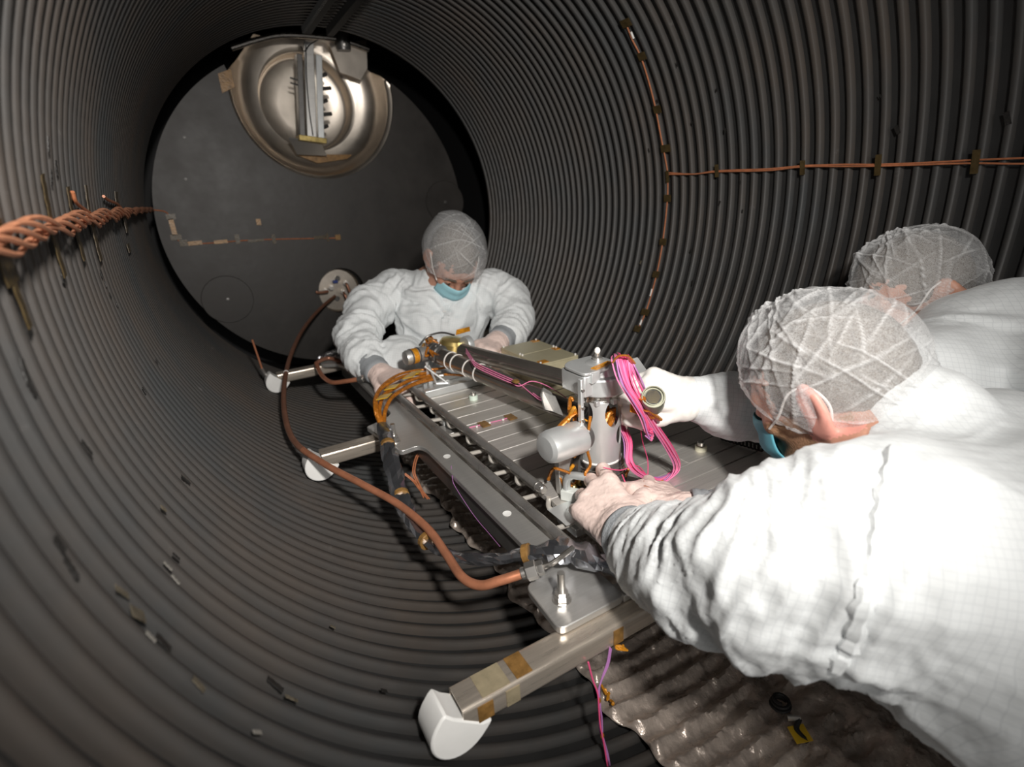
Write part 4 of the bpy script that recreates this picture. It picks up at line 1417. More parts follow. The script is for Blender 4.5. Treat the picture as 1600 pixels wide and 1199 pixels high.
def amber_cables():
    t = thing('amber_cable_loom', 'loom of amber wrapped cables arching from the foil cable to the far motor joint', 'cable', P(600, 655, z=.26))
    rt = [[(594, 664, .300), (588, 640, .330), (590, 615, .345), (606, 600, .350), (632, 588, .345), (660, 584, .335), (682, 582, .330)],
          [(597, 664, .300), (593, 640, .325), (600, 618, .340), (618, 606, .342), (642, 594, .338), (668, 588, .328), (686, 587, .325)],
          [(600, 664, .300), (602, 642, .320), (612, 622, .333), (632, 608, .332), (655, 598, .328), (680, 592, .322)],
          [(592, 662, .298), (586, 642, .330), (586, 622, .345), (598, 602, .352), (622, 586, .350), (650, 579, .342), (680, 577, .335), (705, 574, .33), (722, 582, .32)],
          [(598, 664, .300), (606, 630, .325), (626, 612, .335), (650, 598, .330), (690, 586, .325), (728, 587, .315)]]
    for k, r_ in enumerate(rt):
        pts = [P(px, py, z=zz) for px, py, zz in r_]
        MB().tube(spline(pts, 8), .0052 if k < 3 else .0038, 9).build('cable', M_orange, t)
        if k < 3:
            e, d = pts[-1], unit(pts[-1] - pts[-2])
            MB().lathe(e - d * .004, d, [(0, 0), (.007, 0), (.007, .016), (.005, .018), (0, .018)], 12).build('end_connector', M_bolt, t)
    for (px, py, zz, sx) in ((600, 620, .350, .012), (612, 605, .352, .012), (640, 588, .350, .013), (648, 583, .350, .012)):
        c = P(px, py, z=zz)
        MB().obox(c, A(.012, -.012, .004), A(.010, .012, 0), A(.0, 0, .0012)).build('tape', mat('yellow_amber_tape', (.70, .42, .02), .3, .1), t)
    # two brown wires below the frame
    t2 = thing('brown_wire_pair', 'pair of thin brown wires hanging under the frame beside the foil cable', 'wire', P(650, 760, z=.15))
    for k in range(2):
        pts = [P(690 + k * 3, 682 + k * 3, z=.247), P(672 + k * 3, 690 + k * 2, z=.225), P(652 + k * 3, 710, z=.20), P(645 + k * 3, 735, z=.18), P(650 + k * 3, 752, z=.16), P(662 + k * 4, 778, z=.14)]
        MB().tube(spline(pts, 6), .0018, 6).build('wire', M_wire, t2)
        pts = [P(630 + k * 3, 740, z=.18), P(645 + k * 3, 752, z=.16), P(655 + k * 3, 765, z=.15), P(668 + k * 3, 780, z=.14)]
        MB().tube(spline(pts, 6), .0018, 6).build('wire', M_wire, t2)
    # thin lilac thread from the side plate down to the foil cable
    pts = [P(705, 728, z=.259), P(707, 748, z=.25), P(712, 762, z=.235), P(740, 805, z=.22), P(765, 835, z=.225), P(781, 854, z=.24)]
    settag(MB().tube(spline(pts, 6), .0006, 5).build('lilac_thread', M_lilac), 'single thin lilac wire drooping from the frame edge', 'wire')


amber_cables()


# ------------------------------------------------------------------ dark film sheet on the shroud floor
def film_sheet():
    nx, ny = 120, 420
    ya, yb = .05, 1.72
    v = []
    rng = np.random.RandomState(2)
    lat = rng.rand(80, 260)

    def vn(a, b):
        a, b = a % 79, b % 259
        i, j = int(a), int(b)
        fa, fb = a - i, b - j
        fa, fb = fa * fa * (3 - 2 * fa), fb * fb * (3 - 2 * fb)
        return (lat[i, j] * (1 - fa) + lat[i + 1, j] * fa) * (1 - fb) + (lat[i, j + 1] * (1 - fa) + lat[i + 1, j + 1] * fa) * fb
    for j in range(ny + 1):
        y = ya + (yb - ya) * j / ny
        xl = -.192 + .012 * math.sin(y * 22) + .008 * math.sin(y * 61)
        xr = .215 + .012 * math.sin(y * 25 + 1)
        for i in range(nx + 1):
            x = xl + (xr - xl) * i / nx
            ridge = .5 + .5 * math.cos((y - Y0 - .02) / .0362 * 2 * math.pi)
            ridge = ridge ** 1.5
            bar = math.exp(-((x - .045) / .022) ** 2) * .010 + math.exp(-((x - .125) / .028) ** 2) * .013
            flat = 1 - min(1, bar / .008)
            h = .004 + .011 * ridge * (.35 + .65 * max(0, flat)) * (.7 + .6 * vn(x * 30, y * 12)) + bar
            cr = abs(vn(x * 18 + y * 26, y * 44 - x * 12) - .5) * 2
            cr2 = abs(vn(x * 46 - y * 30, y * 80 + x * 40) - .5) * 2
            h += .0042 * max(0, 1 - 2.4 * cr) + .0024 * max(0, 1 - 3 * cr2)
            edge = min(i, nx - i) / 3.0
            h = h if edge >= 1 else h * (.25 + .75 * edge)
            rad = R - .004 - h
            v.append((x, y, ZA - math.sqrt(rad * rad - x * x)))
    f = [(j * (nx + 1) + i, j * (nx + 1) + i + 1, (j + 1) * (nx + 1) + i + 1, (j + 1) * (nx + 1) + i) for j in range(ny) for i in range(nx)]
    o = MB().add(v, f).build('film_sheet', M_sheet, angle=50, solid=.0006)
    settag(o, 'dark crinkled metallic film sheet laid over the ribs under the beams', 'film sheet')
    # bits on it at lower right
    c = PC(1219, 1105, R - .03)
    t = thing('tape_label', 'small yellow printed tape label on the dark film near the nearest technician', 'label', PC(1250, 1147, R - .028))
    n = unit(A(-c[0], 0, ZA - c[2]))
    a = PC(1250, 1147, R - .030)
    MB().obox(a, A(.010, -.006, .003), A(.006, .012, 0), n * .0006).build('sticker', mat('yellow_label', (.75, .48, .02), .4, 0, .1, 60), t)
    t3 = thing('coiled_cable', 'small coiled black cable with a silver plug lying on the dark film', 'cable', PC(1218, 1110, R - .03))
    pts = []
    for k in range(40):
        an = k * .42
        pts.append(c + A(.015 * math.cos(an) * (1 - k * .008), .015 * math.sin(an) * (1 - k * .008), .002 + .0004 * k))
    MB().tube(pts, .0028, 7).build('coil', M_black, t3)
    d0 = PC(1230, 1122, R - .034)
    MB().tube([d0, d0 + A(.014, -.012, .002)], .005, 10).build('plug', M_bolt, t3)
    MB().tube(spline([d0 + A(.012, -.012, .002), PC(1245, 1140, R - .03), PC(1262, 1160, R - .028)], 5), .004, 8).build('lead', M_black, t3)


film_sheet()


def hanging_wires():
    t = thing('hanging_wire_pair', 'pink and lilac wires hanging from under the nearest beam', 'wire', P(948, 1199, y=.40))
    for k, (mm, r_) in enumerate(((M_pink, [(919, 1035, .455), (926, 1062, .45), (934, 1085, .445), (936, 1110, .44), (938, 1135, .435), (944, 1165, .43), (952, 1215, .42)]),
                                  (M_lilac, [(953, 1012, .458), (949, 1035, .455), (940, 1062, .45), (935, 1085, .445), (940, 1120, .44), (942, 1150, .435), (950, 1180, .43), (956, 1215, .42)]),
                                  (M_lilac, [(955, 1014, .458), (950, 1040, .455), (937, 1072, .45), (938, 1105, .445), (937, 1140, .44), (947, 1175, .43), (958, 1215, .42)]))):
        pts = [P(px, py, y=yy) for px, py, yy in r_]
        MB().tube(spline(pts, 6), .0013, 6).build('wire', mm, t)
    for (px, py, yy) in ((936, 1095, .444), (941, 1150, .434)):
        c = P(px, py, y=yy)
        MB().sphere(c, (.003, .003, .006), 8, 6).build('tape', M_orange, t)
    rr = random.Random(9)
    t2 = thing('amber_twist_tie', 'amber twist of tape sticking out under the nearest beam', 'tape', P(968, 1014, y=.45))
    for k in range(4):
        a = P(962, 1010, y=.456)
        MB().tube(spline([a, a + A(rr.uniform(0, .012), -.004, rr.uniform(-.008, .004)), a + A(rr.uniform(.008, .018), -.006, rr.uniform(-.014, .004))], 5), .0018, 6).build('strand', M_kapton, t2)
    t3 = thing('amber_tape_twist', 'gold twist of tape at the left edge of the dark film sheet', 'tape', PC(950, 1090, R - .02))
    for k in range(4):
        a = PC(945 + 3 * k, 1080 + 5 * k, R - .022)
        MB().tube(spline([a, a + A(rr.uniform(-.008, .008), rr.uniform(-.01, .01), .004), a + A(rr.uniform(-.01, .012), rr.uniform(-.014, .012), .002)], 5), .0024, 6).build('strand', M_kapton, t3)
    # crumpled foil behind the far beam
    c = P(520, 556, y=2.12)
    v = []
    mb = MB().sphere(c + A(0, 0, -.004), (.05, .02, .022), 22, 12)
    mb.v = [tuple(A(*p) + A(*(hnoise(i, a, 5) - .5 for a in (1, 2, 3))) * .018) for i, p in enumerate(mb.v)]
    settag(mb.build('crumpled_foil', M_foilcrumple, angle=10), 'ball of crumpled silver foil behind the far beam', 'foil')
    # black spiral tube at the right edge of the cold plate
    a, b = P(1125, 681, z=PT + .012), P(1190, 700, z=PT + .012)
    pts = []
    for k in range(150):
        s = k / 149
        p = a + (b - a) * s
        an = s * 11 * 2 * math.pi
        pts.append(p + A(0, .008 * math.cos(an), .008 * math.sin(an)))
    settag(MB().tube(pts, .0022, 6).build('spiral_cord', M_black), 'black coiled cord lying at the right edge of the cold plate', 'cord')


hanging_wires()

# ================================================================== people
# ---- small numpy implicit-surface mesher: smooth union of tapered capsules and ellipsoids, one continuous skin
def _local(s, lo, hi, org, vox, shape):
    i0 = np.maximum(0, np.floor((lo - org) / vox).astype(int))
    i1 = np.minimum(np.array(shape), np.ceil((hi - org) / vox).astype(int) + 1)
    if (i1 <= i0).any():
        return None
    ax = [org[a] + vox * np.arange(i0[a], i1[a]) for a in range(3)]
    X, Y, Z = np.meshgrid(*ax, indexing='ij', sparse=True)
    return (slice(i0[0], i1[0]), slice(i0[1], i1[1]), slice(i0[2], i1[2])), X, Y, Z


def sdf_mesh(prims, vox):
    lo = np.full(3, 1e9)
    hi = -lo
    for p in prims:
        if p.get('sub'):
            continue
        if p['t'] == 'c':
            r = max(p['ra'], p['rb']) * max(1, p.get('ff', 1)) + vox * 3
            lo = np.minimum(lo, np.minimum(p['a'], p['b']) - r)
            hi = np.maximum(hi, np.maximum(p['a'], p['b']) + r)
        else:
            r = max(p['r']) + vox * 3
            lo = np.minimum(lo, p['c'] - r)
            hi = np.maximum(hi, p['c'] + r)
    shape = tuple(np.ceil((hi - lo) / vox).astype(int) + 2)
    F = np.full(shape, .2, np.float32)
    for p in prims:
        k = p.get('k', .02)
        m = k + 3 * vox
        if p['t'] == 'c':
            r = max(p['ra'], p['rb']) * max(1, p.get('ff', 1)) + m
            L = _local(None, np.minimum(p['a'], p['b']) - r, np.maximum(p['a'], p['b']) + r, lo, vox, shape)
        else:
            L = _local(None, p['c'] - max(p['r']) - m, p['c'] + max(p['r']) + m, lo, vox, shape)
        if L is None:
            continue
        sl, X, Y, Z = L
        if p['t'] == 'c':
            a, b = p['a'], p['b']
            ba = b - a
            x, y, z = X - a[0], Y - a[1], Z - a[2]
            t = np.clip((x * ba[0] + y * ba[1] + z * ba[2]) / (ba @ ba + 1e-12), 0, 1)
            dx, dy, dz = x - t * ba[0], y - t * ba[1], z - t * ba[2]
            d2 = dx * dx + dy * dy + dz * dz
            if 'fa' in p:
                fa, ff = p['fa'], p['ff']
                q = dx * fa[0] + dy * fa[1] + dz * fa[2]
                d2 = d2 + q * q * (1 / (ff * ff) - 1)
            D = np.sqrt(np.maximum(d2, 0)) - (p['ra'] + (p['rb'] - p['ra']) * t)
        else:
            c, r, Rm = p['c'], p['r'], p['m']
            x, y, z = X - c[0], Y - c[1], Z - c[2]
            u = [(x * Rm[0, i] + y * Rm[1, i] + z * Rm[2, i]) for i in range(3)]
            k0 = np.sqrt(sum((u[i] / r[i]) ** 2 for i in range(3)))
            k1 = np.sqrt(sum((u[i] / r[i] ** 2) ** 2 for i in range(3))) + 1e-9
            D = k0 * (k0 - 1) / k1
        cur = F[sl]
        if p.get('sub'):
            D = -D
            h = np.maximum(k - np.abs(cur - D), 0) / k
            F[sl] = np.maximum(cur, D) + h * h * k * .25
        else:
            h = np.maximum(k - np.abs(cur - D), 0) / k
            F[sl] = np.minimum(cur, D) - h * h * k * .25
    # surface nets
    S = F < 0
    n0, n1, n2 = shape
    cnt = np.zeros((n0 - 1, n1 - 1, n2 - 1), np.int8)
    for i in (0, 1):
        for j in (0, 1):
            for k in (0, 1):
                cnt += S[i:n0 - 1 + i, j:n1 - 1 + j, k:n2 - 1 + k]
    idx = np.argwhere((cnt > 0) & (cnt < 8))
    del cnt
    vid = np.full((n0 - 1, n1 - 1, n2 - 1), -1, np.int32)
    vid[idx[:, 0], idx[:, 1], idx[:, 2]] = np.arange(len(idx))
    acc = np.zeros((len(idx), 3))
    num = np.zeros(len(idx))
    cor = [(0, 0, 0), (1, 0, 0), (0, 1, 0), (1, 1, 0), (0, 0, 1), (1, 0, 1), (0, 1, 1), (1, 1, 1)]
    val = [F[idx[:, 0] + c[0], idx[:, 1] + c[1], idx[:, 2] + c[2]].astype(float) for c in cor]
    for e0, e1 in ((0, 1), (2, 3), (4, 5), (6, 7), (0, 2), (1, 3), (4, 6), (5, 7), (0, 4), (1, 5), (2, 6), (3, 7)):
        a, b = val[e0], val[e1]
        mk = (a < 0) != (b < 0)
        t = np.where(mk, a / (a - b + 1e-20), 0)
        pt = np.array(cor[e0]) + t[:, None] * (np.array(cor[e1]) - np.array(cor[e0]))
        acc += pt * mk[:, None]
        num += mk
    V = lo + vox * (idx + acc / num[:, None])
    faces = []
    for ax in range(3):
        sa = [slice(None)] * 3
        sb = [slice(None)] * 3
        sa[ax] = slice(0, -1)
        sb[ax] = slice(1, None)
        ch = np.argwhere(S[tuple(sa)] != S[tuple(sb)])
        o1, o2 = [(1, 2), (2, 0), (0, 1)][ax]
        ok = (ch[:, o1] > 0) & (ch[:, o2] > 0) & (ch[:, o1] < shape[o1] - 1) & (ch[:, o2] < shape[o2] - 1)
        ch = ch[ok]
        ins = S[ch[:, 0], ch[:, 1], ch[:, 2]]
        q = []
        for d1, d2 in ((-1, -1), (0, -1), (0, 0), (-1, 0)):
            c = ch.copy()
            c[:, o1] += d1
            c[:, o2] += d2
            q.append(vid[c[:, 0], c[:, 1], c[:, 2]])
        q = np.stack(q, 1)
        q[~ins] = q[~ins][:, ::-1]
        faces.append(q)
    Fc = np.concatenate(faces)
    Fc = Fc[(Fc >= 0).all(1)]
    return V, Fc


def cap(a, b, ra, rb, k=.02, fa=None, ff=1.0):
    p = dict(t='c', a=A(*a), b=A(*b), ra=ra, rb=rb, k=k)
    if fa is not None:
        p['fa'] = unit(fa)
        p['ff'] = ff
    return p


def ell(c, r, m=None, k=.02, sub=False):
    p = dict(t='e', c=A(*c), r=np.array(r, float), m=np.eye(3) if m is None else m, k=k)
    if sub:
        p['sub'] = True
    return p


def chain(pts, rad, k=.03, **kw):
    return [cap(a, b, ra, rb, k, **kw) for a, b, ra, rb in zip(pts[:-1], pts[1:], rad[:-1], rad[1:])]


# ---- numpy gradient noise
_perm = np.random.RandomState(1).permutation(256)
_perm = np.concatenate([_perm, _perm, _perm])
_grad = np.random.RandomState(2).randn(256, 3)
_grad /= np.linalg.norm(_grad, axis=1)[:, None]


def noise3(p):
    i = np.floor(p).astype(int)
    f = p - i
    w_ = f * f * f * (f * (f * 6 - 15) + 10)
    i &= 255
    out = 0
    for a in (0, 1):
        for b in (0, 1):
            for c in (0, 1):
                h = _perm[_perm[_perm[(i[:, 0] + a) & 255] + ((i[:, 1] + b) & 255)] + ((i[:, 2] + c) & 255)]
                g = _grad[h]
                d = (g * (f - np.array([a, b, c]))).sum(1)
                wt = (w_[:, 0] if a else 1 - w_[:, 0]) * (w_[:, 1] if b else 1 - w_[:, 1]) * (w_[:, 2] if c else 1 - w_[:, 2])
                out = out + d * wt
    return out


def vnormals(V, Fc):
    a = V[Fc[:, 2]] - V[Fc[:, 0]]
    b = V[Fc[:, 3]] - V[Fc[:, 1]]
    n = np.cross(a, b)
    N = np.zeros_like(V)
    for c in range(4):
        for x in range(3):
            N[:, x] += np.bincount(Fc[:, c], n[:, x], len(V))
    return N / (np.linalg.norm(N, axis=1)[:, None] + 1e-12)


def wrinkle(V, Fc, zones, fine=.0012):
    """zones: (centre, axis, reach, folds per metre across, per metre along, depth, seed): folds run across 'axis'"""
    N = vnormals(V, Fc)
    D = fine * noise3(V * 38) + fine * .5 * noise3(V * 90 + 7)
    for (c, ax, reach, f1, f2, dep, seed) in zones:
        c = A(*c)
        ax = unit(ax)
        q = V - c
        u, v_, _ = frame_of(ax)
        al = q @ ax
        wgt = np.exp(-(np.linalg.norm(q, axis=1) / reach) ** 2)
        co = np.stack([al * f1, (q @ u) * f2, (q @ v_) * f2], 1) + seed * 13.7
        co[:, 0] += 1.1 * noise3(V * 9 + seed * 3.1)
        nn = noise3(co)
        fold = np.clip(1 - np.abs(nn) * 2.6, 0, 1) ** 1.4
        n2 = noise3(co * 1.9 + 41)
        fold2 = np.clip(1 - np.abs(n2) * 4.5, 0, 1)
        D += dep * wgt * (fold - .30 + .45 * fold2)
    return V + N * D[:, None]


# ---- cloth, net, materials
def cloth_material():
    m = mat('cleanroom_cloth', (.80, .81, .80), .72, 0, 0)
    nt = m.node_tree
    b = nt.nodes['Principled BSDF']
    geo = nt.nodes.new('ShaderNodeNewGeometry')
    mp = nt.nodes.new('ShaderNodeMapping')
    mp.inputs['Rotation'].default_value = (.25, -.35, .45)
    nt.links.new(geo.outputs['Position'], mp.inputs['Vector'])
    sep = nt.nodes.new('ShaderNodeSeparateXYZ')
    nt.links.new(mp.outputs[0], sep.inputs[0])
    last = None
    for ax in range(2):
        mu = nt.nodes.new('ShaderNodeMath')
        mu.operation = 'MULTIPLY'
        mu.inputs[1].default_value = 1 / .0078
        nt.links.new(sep.outputs[(0, 2)[ax]], mu.inputs[0])
        fr = nt.nodes.new('ShaderNodeMath')
        fr.operation = 'FRACT'
        nt.links.new(mu.outputs[0], fr.inputs[0])
        lt = nt.nodes.new('ShaderNodeMath')
        lt.operation = 'LESS_THAN'
        lt.inputs[1].default_value = .11
        nt.links.new(fr.outputs[0], lt.inputs[0])
        if last is None:
            last = lt
        else:
            mxm = nt.nodes.new('ShaderNodeMath')
            mxm.operation = 'MAXIMUM'
            nt.links.new(last.outputs[0], mxm.inputs[0])
            nt.links.new(lt.outputs[0], mxm.inputs[1])
            last = mxm
    mx = nt.nodes.new('ShaderNodeMixRGB')
    mx.inputs[1].default_value = (.77, .80, .81, 1)
    mx.inputs[2].default_value = (.58, .61, .63, 1)
    sc = nt.nodes.new('ShaderNodeMath')
    sc.operation = 'MULTIPLY'
    sc.inputs[1].default_value = .5
    nt.links.new(last.outputs[0], sc.inputs[0])
    nt.links.new(sc.outputs[0], mx.inputs[0])
    nt.links.new(mx.outputs[0], b.inputs['Base Color'])
    n2 = nt.nodes.new('ShaderNodeTexNoise')
    n2.inputs['Scale'].default_value = 45
    n2.inputs['Detail'].default_value = 6
    nt.links.new(geo.outputs['Position'], n2.inputs['Vector'])
    bp = nt.nodes.new('ShaderNodeBump')
    bp.inputs['Strength'].default_value = .35
    bp.inputs['Distance'].default_value = .004
    nt.links.new(n2.outputs[0], bp.inputs['Height'])
    nt.links.new(bp.outputs[0], b.inputs['Normal'])
    b.inputs['Sheen Weight'].default_value = .2
    return m


def net_material():
    m = bpy.data.materials.new('hair_net_film')
    m.use_nodes = True
    nt = m.node_tree
    nt.nodes.clear()
    out = nt.nodes.new('ShaderNodeOutputMaterial')
    mix = nt.nodes.new('ShaderNodeMixShader')
    tr = nt.nodes.new('ShaderNodeBsdfTransparent')
    df = nt.nodes.new('ShaderNodeBsdfDiffuse')
    tl = nt.nodes.new('ShaderNodeBsdfTranslucent')
    ad = nt.nodes.new('ShaderNodeMixShader')
    ad.inputs[0].default_value = .3
    df.inputs[0].default_value = (.86, .87, .88, 1)
    tl.inputs[0].default_value = (.86, .87, .88, 1)
    nt.links.new(df.outputs[0], ad.inputs[1])
    nt.links.new(tl.outputs[0], ad.inputs[2])
    geo = nt.nodes.new('ShaderNodeNewGeometry')
    n = nt.nodes.new('ShaderNodeTexNoise')
    n.inputs['Scale'].default_value = 260
    n.inputs['Detail'].default_value = 5
    n.inputs['Distortion'].default_value = 2.5
    nt.links.new(geo.outputs['Position'], n.inputs['Vector'])
    mr = nt.nodes.new('ShaderNodeMapRange')
    mr.inputs['From Min'].default_value = .35
    mr.inputs['From Max'].default_value = .65
    mr.inputs['To Min'].default_value = .18
    mr.inputs['To Max'].default_value = .44
    nt.links.new(n.outputs[0], mr.inputs[0])
    at = nt.nodes.new('ShaderNodeAttribute')
    at.attribute_name = 'crease'
    sm = nt.nodes.new('ShaderNodeMath')
    sm.operation = 'ADD'
    sm.use_clamp = True
    nt.links.new(mr.outputs[0], sm.inputs[0])
    nt.links.new(at.outputs['Fac'], sm.inputs[1])
    nt.links.new(sm.outputs[0], mix.inputs[0])
    nt.links.new(tr.outputs[0], mix.inputs[1])
    nt.links.new(ad.outputs[0], mix.inputs[2])
    nt.links.new(mix.outputs[0], out.inputs[0])
    return m


M_cloth = cloth_material()
M_net = net_material()


def grow(V, rel=None):
    return V


def head_prims(C, Mh, s=1.0):
    """Mh columns: right, forward, up of the head; C the middle of the head"""
    T = lambda x, y, z: C + Mh @ (A(x, y, z) * s)
    E = lambda c, r, k=.02, sub=False, m=None: ell(T(*c), np.array(r) * s, Mh if m is None else Mh @ m, k * s, sub)
    p = [E((0, -.014, .030), (.076, .097, .084), .03),
         E((0, .030, .010), (.066, .064, .075), .03),
         E((0, .034, -.050), (.056, .056, .058), .03)]
    p += [cap(T(-.022, .078, -.092), T(.022, .078, -.092), .019 * s, .019 * s, .03 * s)]
    for sd in (-1, 1):
        p += [cap(T(sd * .060, -.005, -.045), T(sd * .030, .070, -.088), .018 * s, .016 * s, .03 * s),
              E((sd * .043, .068, -.020), (.022, .018, .018), .02),
              cap(T(sd * .010, .090, .020), T(sd * .045, .078, .022), .009 * s, .009 * s, .015 * s)]
    for sd in (-1, 1):
        p += [E((sd * .032, .099, .002), (.015, .012, .010), .012, True)]
    for sd in (-1, 1):
        p += [E((sd * .032, .086, .001), (.0125, .0115, .0105), .006)]
    p += [cap(T(0, .092, .012), T(0, .112, -.028), .007 * s, .0115 * s, .012 * s),
          cap(T(-.012, .098, -.032), T(.012, .098, -.032), .008 * s, .008 * s, .008 * s),
          cap(T(-.020, .092, -.058), T(.020, .092, -.058), .007 * s, .007 * s, .010 * s),
          cap(T(-.017, .091, -.068), T(.017, .091, -.068), .0075 * s, .0075 * s, .008 * s)]
    # ears
    for sd in (-1, 1):
        a = .42 * sd
        m = np.array([[math.cos(a), -math.sin(a), 0], [math.sin(a), math.cos(a), 0], [0, 0, 1]])
        p += [E((sd * .087, -.014, -.006), (.0090, .022, .037), .008, False, m),
              E((sd * .096, -.011, -.002), (.0065, .011, .023), .006, True, m),
              E((sd * .080, -.004, -.034), (.008, .011, .011), .008)]
    return p


def neck_prims(C, Mh, nb):
    return [cap(C + Mh @ A(0, -.028, -.045), nb, .056, .060, .03)]


def hand_prims(wr, d, back, side, curls, spread=.18, thumb=(.5, .35, .5), inf=0.0, s=1.0):
    """wr wrist, d finger direction, back normal of the back of the hand, side +1: thumb on the +x side of the hand frame"""
    d = unit(d)
    back = unit(np.asarray(back, float) - d * (np.asarray(back, float) @ d))
    x = np.cross(d, back) * side
    T = lambda a, b, c: wr + (x * a + d * b + back * c) * s
    p = [cap(T(0, -.05, 0), T(0, .012, 0), .027 * s + inf, .026 * s + inf, .02, fa=x, ff=1.15)]
    fx = [.032, .011, -.011, -.031]
    ln = [(.044, .026, .022), (.048, .030, .023), (.045, .028, .022), (.036, .022, .019)]
    kn = [.094, .098, .093, .084]
    rad = [.0098, .0100, .0096, .0086]
    for i in range(4):
        b = T(fx[i], kn[i], .003)
        p.append(cap(T(fx[i] * .55, .015, 0), b, .0150 * s + inf, .0125 * s + inf, .012))
        ang = 0
        pos = b
        for j in range(3):
            ang += curls[i][j]
            dv = d * math.cos(ang) - back * math.sin(ang) + x * (spread * fx[i] / .03 * .5 * math.cos(ang))
            dv = unit(dv)
            nx = pos + dv * ln[i][j] * s
            r0 = (rad[i] - .0010 * j) * s + inf
            p.append(cap(pos, nx, r0, r0 - .0008, .004))
            pos = nx
    # thumb
    b = T(.026, .024, -.006)
    dv = unit(d * math.cos(thumb[0]) + x * math.sin(thumb[0]) - back * .45)
    n1 = b + dv * .044 * s
    p.append(cap(T(.012, .012, -.002), b, .016 * s + inf, .0155 * s + inf, .012))
    p.append(cap(b, n1, .0145 * s + inf, .0118 * s + inf, .01))
    dv = unit(dv * math.cos(thumb[1]) + d * math.sin(thumb[1]) - back * .2)
    n2 = n1 + dv * .032 * s
    p.append(cap(n1, n2, .0118 * s + inf, .0105 * s + inf, .005))
    dv = unit(dv * math.cos(thumb[2]) - x * math.sin(thumb[2]) + d * .2)
    p.append(cap(n2, n2 + dv * .026 * s, .0105 * s + inf, .0090 * s + inf, .005))
    return p


def head_axes(fwd, up):
    f_ = unit(fwd)
    u = unit(np.asarray(up, float) - f_ * (np.asarray(up, float) @ f_))
    r = np.cross(f_, u)
    return np.stack([r, f_, u], 1)


def sdf_obj(name, prims, vox, material, parent, zones=None, fine=.0):
    V, Fc = sdf_mesh(prims, vox)
    if zones is not None or fine:
        V = wrinkle(V, Fc, zones or [], fine)
    me = make_mesh(name, V - (ORIG[parent.name] if parent is not None else 0), Fc, True, 0)
    o = place(name, me, material, parent)
    return o, V, Fc


def shell(C, Mh, cen, rad, hem, name, material, parent, nu=110, nv=60, crease=0.0, puff=None, gather=.0, seed=1, solid=0, noise_amp=0.0, tuck=.85, dense=1.0):
    """cap-like surface in head coordinates: hem(az) gives the height of its edge; az 0 is the front"""
    rad = np.array(rad, float)
    v = []
    Q = []
    for j in range(nv + 1):
        for i in range(nu):
            az = 2 * math.pi * i / nu
            hz = hem(az)
            ph_h = math.acos(max(-.995, min(.995, (hz - cen[2]) / rad[2])))
            s = j / nv
            ph = s * ph_h
            p = A(rad[0] * math.sin(ph) * math.sin(az), rad[1] * math.sin(ph) * math.cos(az), rad[2] * math.cos(ph))
            g = 1.0
            if gather and s > tuck:
                g = 1 - gather * ((s - tuck) / (1 - tuck)) ** 1.5
            if gather:
                g *= 1 + .018 * s * math.sin(az * 23 + seed) * (s ** 3)
            if puff:
                g *= puff(az, s)
            v.append(A(*cen) + p * g)
            Q.append((az, s))
    V = np.array(v)
    cr = np.zeros(len(V))
    if crease:
        rg = np.random.RandomState(seed)
        nn = np.zeros(len(V))
        q = V - A(*cen)
        for k in range(int(46 * dense)):
            c0 = q[rg.randint(len(q))]
            reach = rg.uniform(.03, .09)
            nv_ = unit(np.cross(c0, rg.randn(3)))
            dist = (q - c0) @ nv_ + .004 * noise3(q * 22 + k)
            along = np.linalg.norm(q - c0, axis=1)
            env = np.exp(-(along / reach) ** 2)
            wd = rg.uniform(.0007, .0017)
            ridge = np.exp(-(dist / wd) ** 2) * env
            cr = np.maximum(cr, ridge * rg.uniform(.15, .5))
            nn += env * (np.exp(-(dist / (wd * 2.2)) ** 2) * rg.uniform(.4, 1.0) + .35 * np.tanh(dist / .012) * rg.choice([-1, 1]))
        nrm = (V - A(*cen)) / np.linalg.norm(V - A(*cen), axis=1)[:, None]
        V = V + nrm * (nn * crease + .004 * noise3(q * 16 + seed))[:, None]
        S_ = np.array([s for _, s in Q])
        cr = np.clip(cr + np.clip((S_ - .93) / .07, 0, 1) * .5, 0, 1)
    if noise_amp:
        nrm = (V - A(*cen)) / np.linalg.norm(V - A(*cen), axis=1)[:, None]
        V = V + nrm * (noise_amp * (noise3(V * 70 + seed) + .6 * noise3(V * 150)))[:, None]
    W = (Mh @ V.T).T + C
    f = [(j * nu + i, j * nu + (i + 1) % nu, (j + 1) * nu + (i + 1) % nu, (j + 1) * nu + i) for j in range(nv) for i in range(nu)]
    me = make_mesh(name, W - ORIG[parent.name], np.array(f)[:, ::-1].copy(), True, 0)
    if crease:
        at = me.attributes.new('crease', 'FLOAT', 'POINT')
        at.data.foreach_set('value', cr.astype(np.float32))
    o = place(name, me, material, parent)
    if solid:
        mm = o.modifiers.new('solid', 'SOLIDIFY')
        mm.thickness = solid
        mm.offset = -1
    return o


def hem_net(front=.045, side=-.028, back=-.088):
    def f(az):
        a = abs(math.atan2(math.sin(az), math.cos(az)))
        if a < math.pi / 2:
            t = a / (math.pi / 2)
            t = t * t * (3 - 2 * t)
            return front + (side - front) * t
        t = (a - math.pi / 2) / (math.pi / 2)
        t = t * t * (3 - 2 * t)
        return side + (back - side) * t
    return f


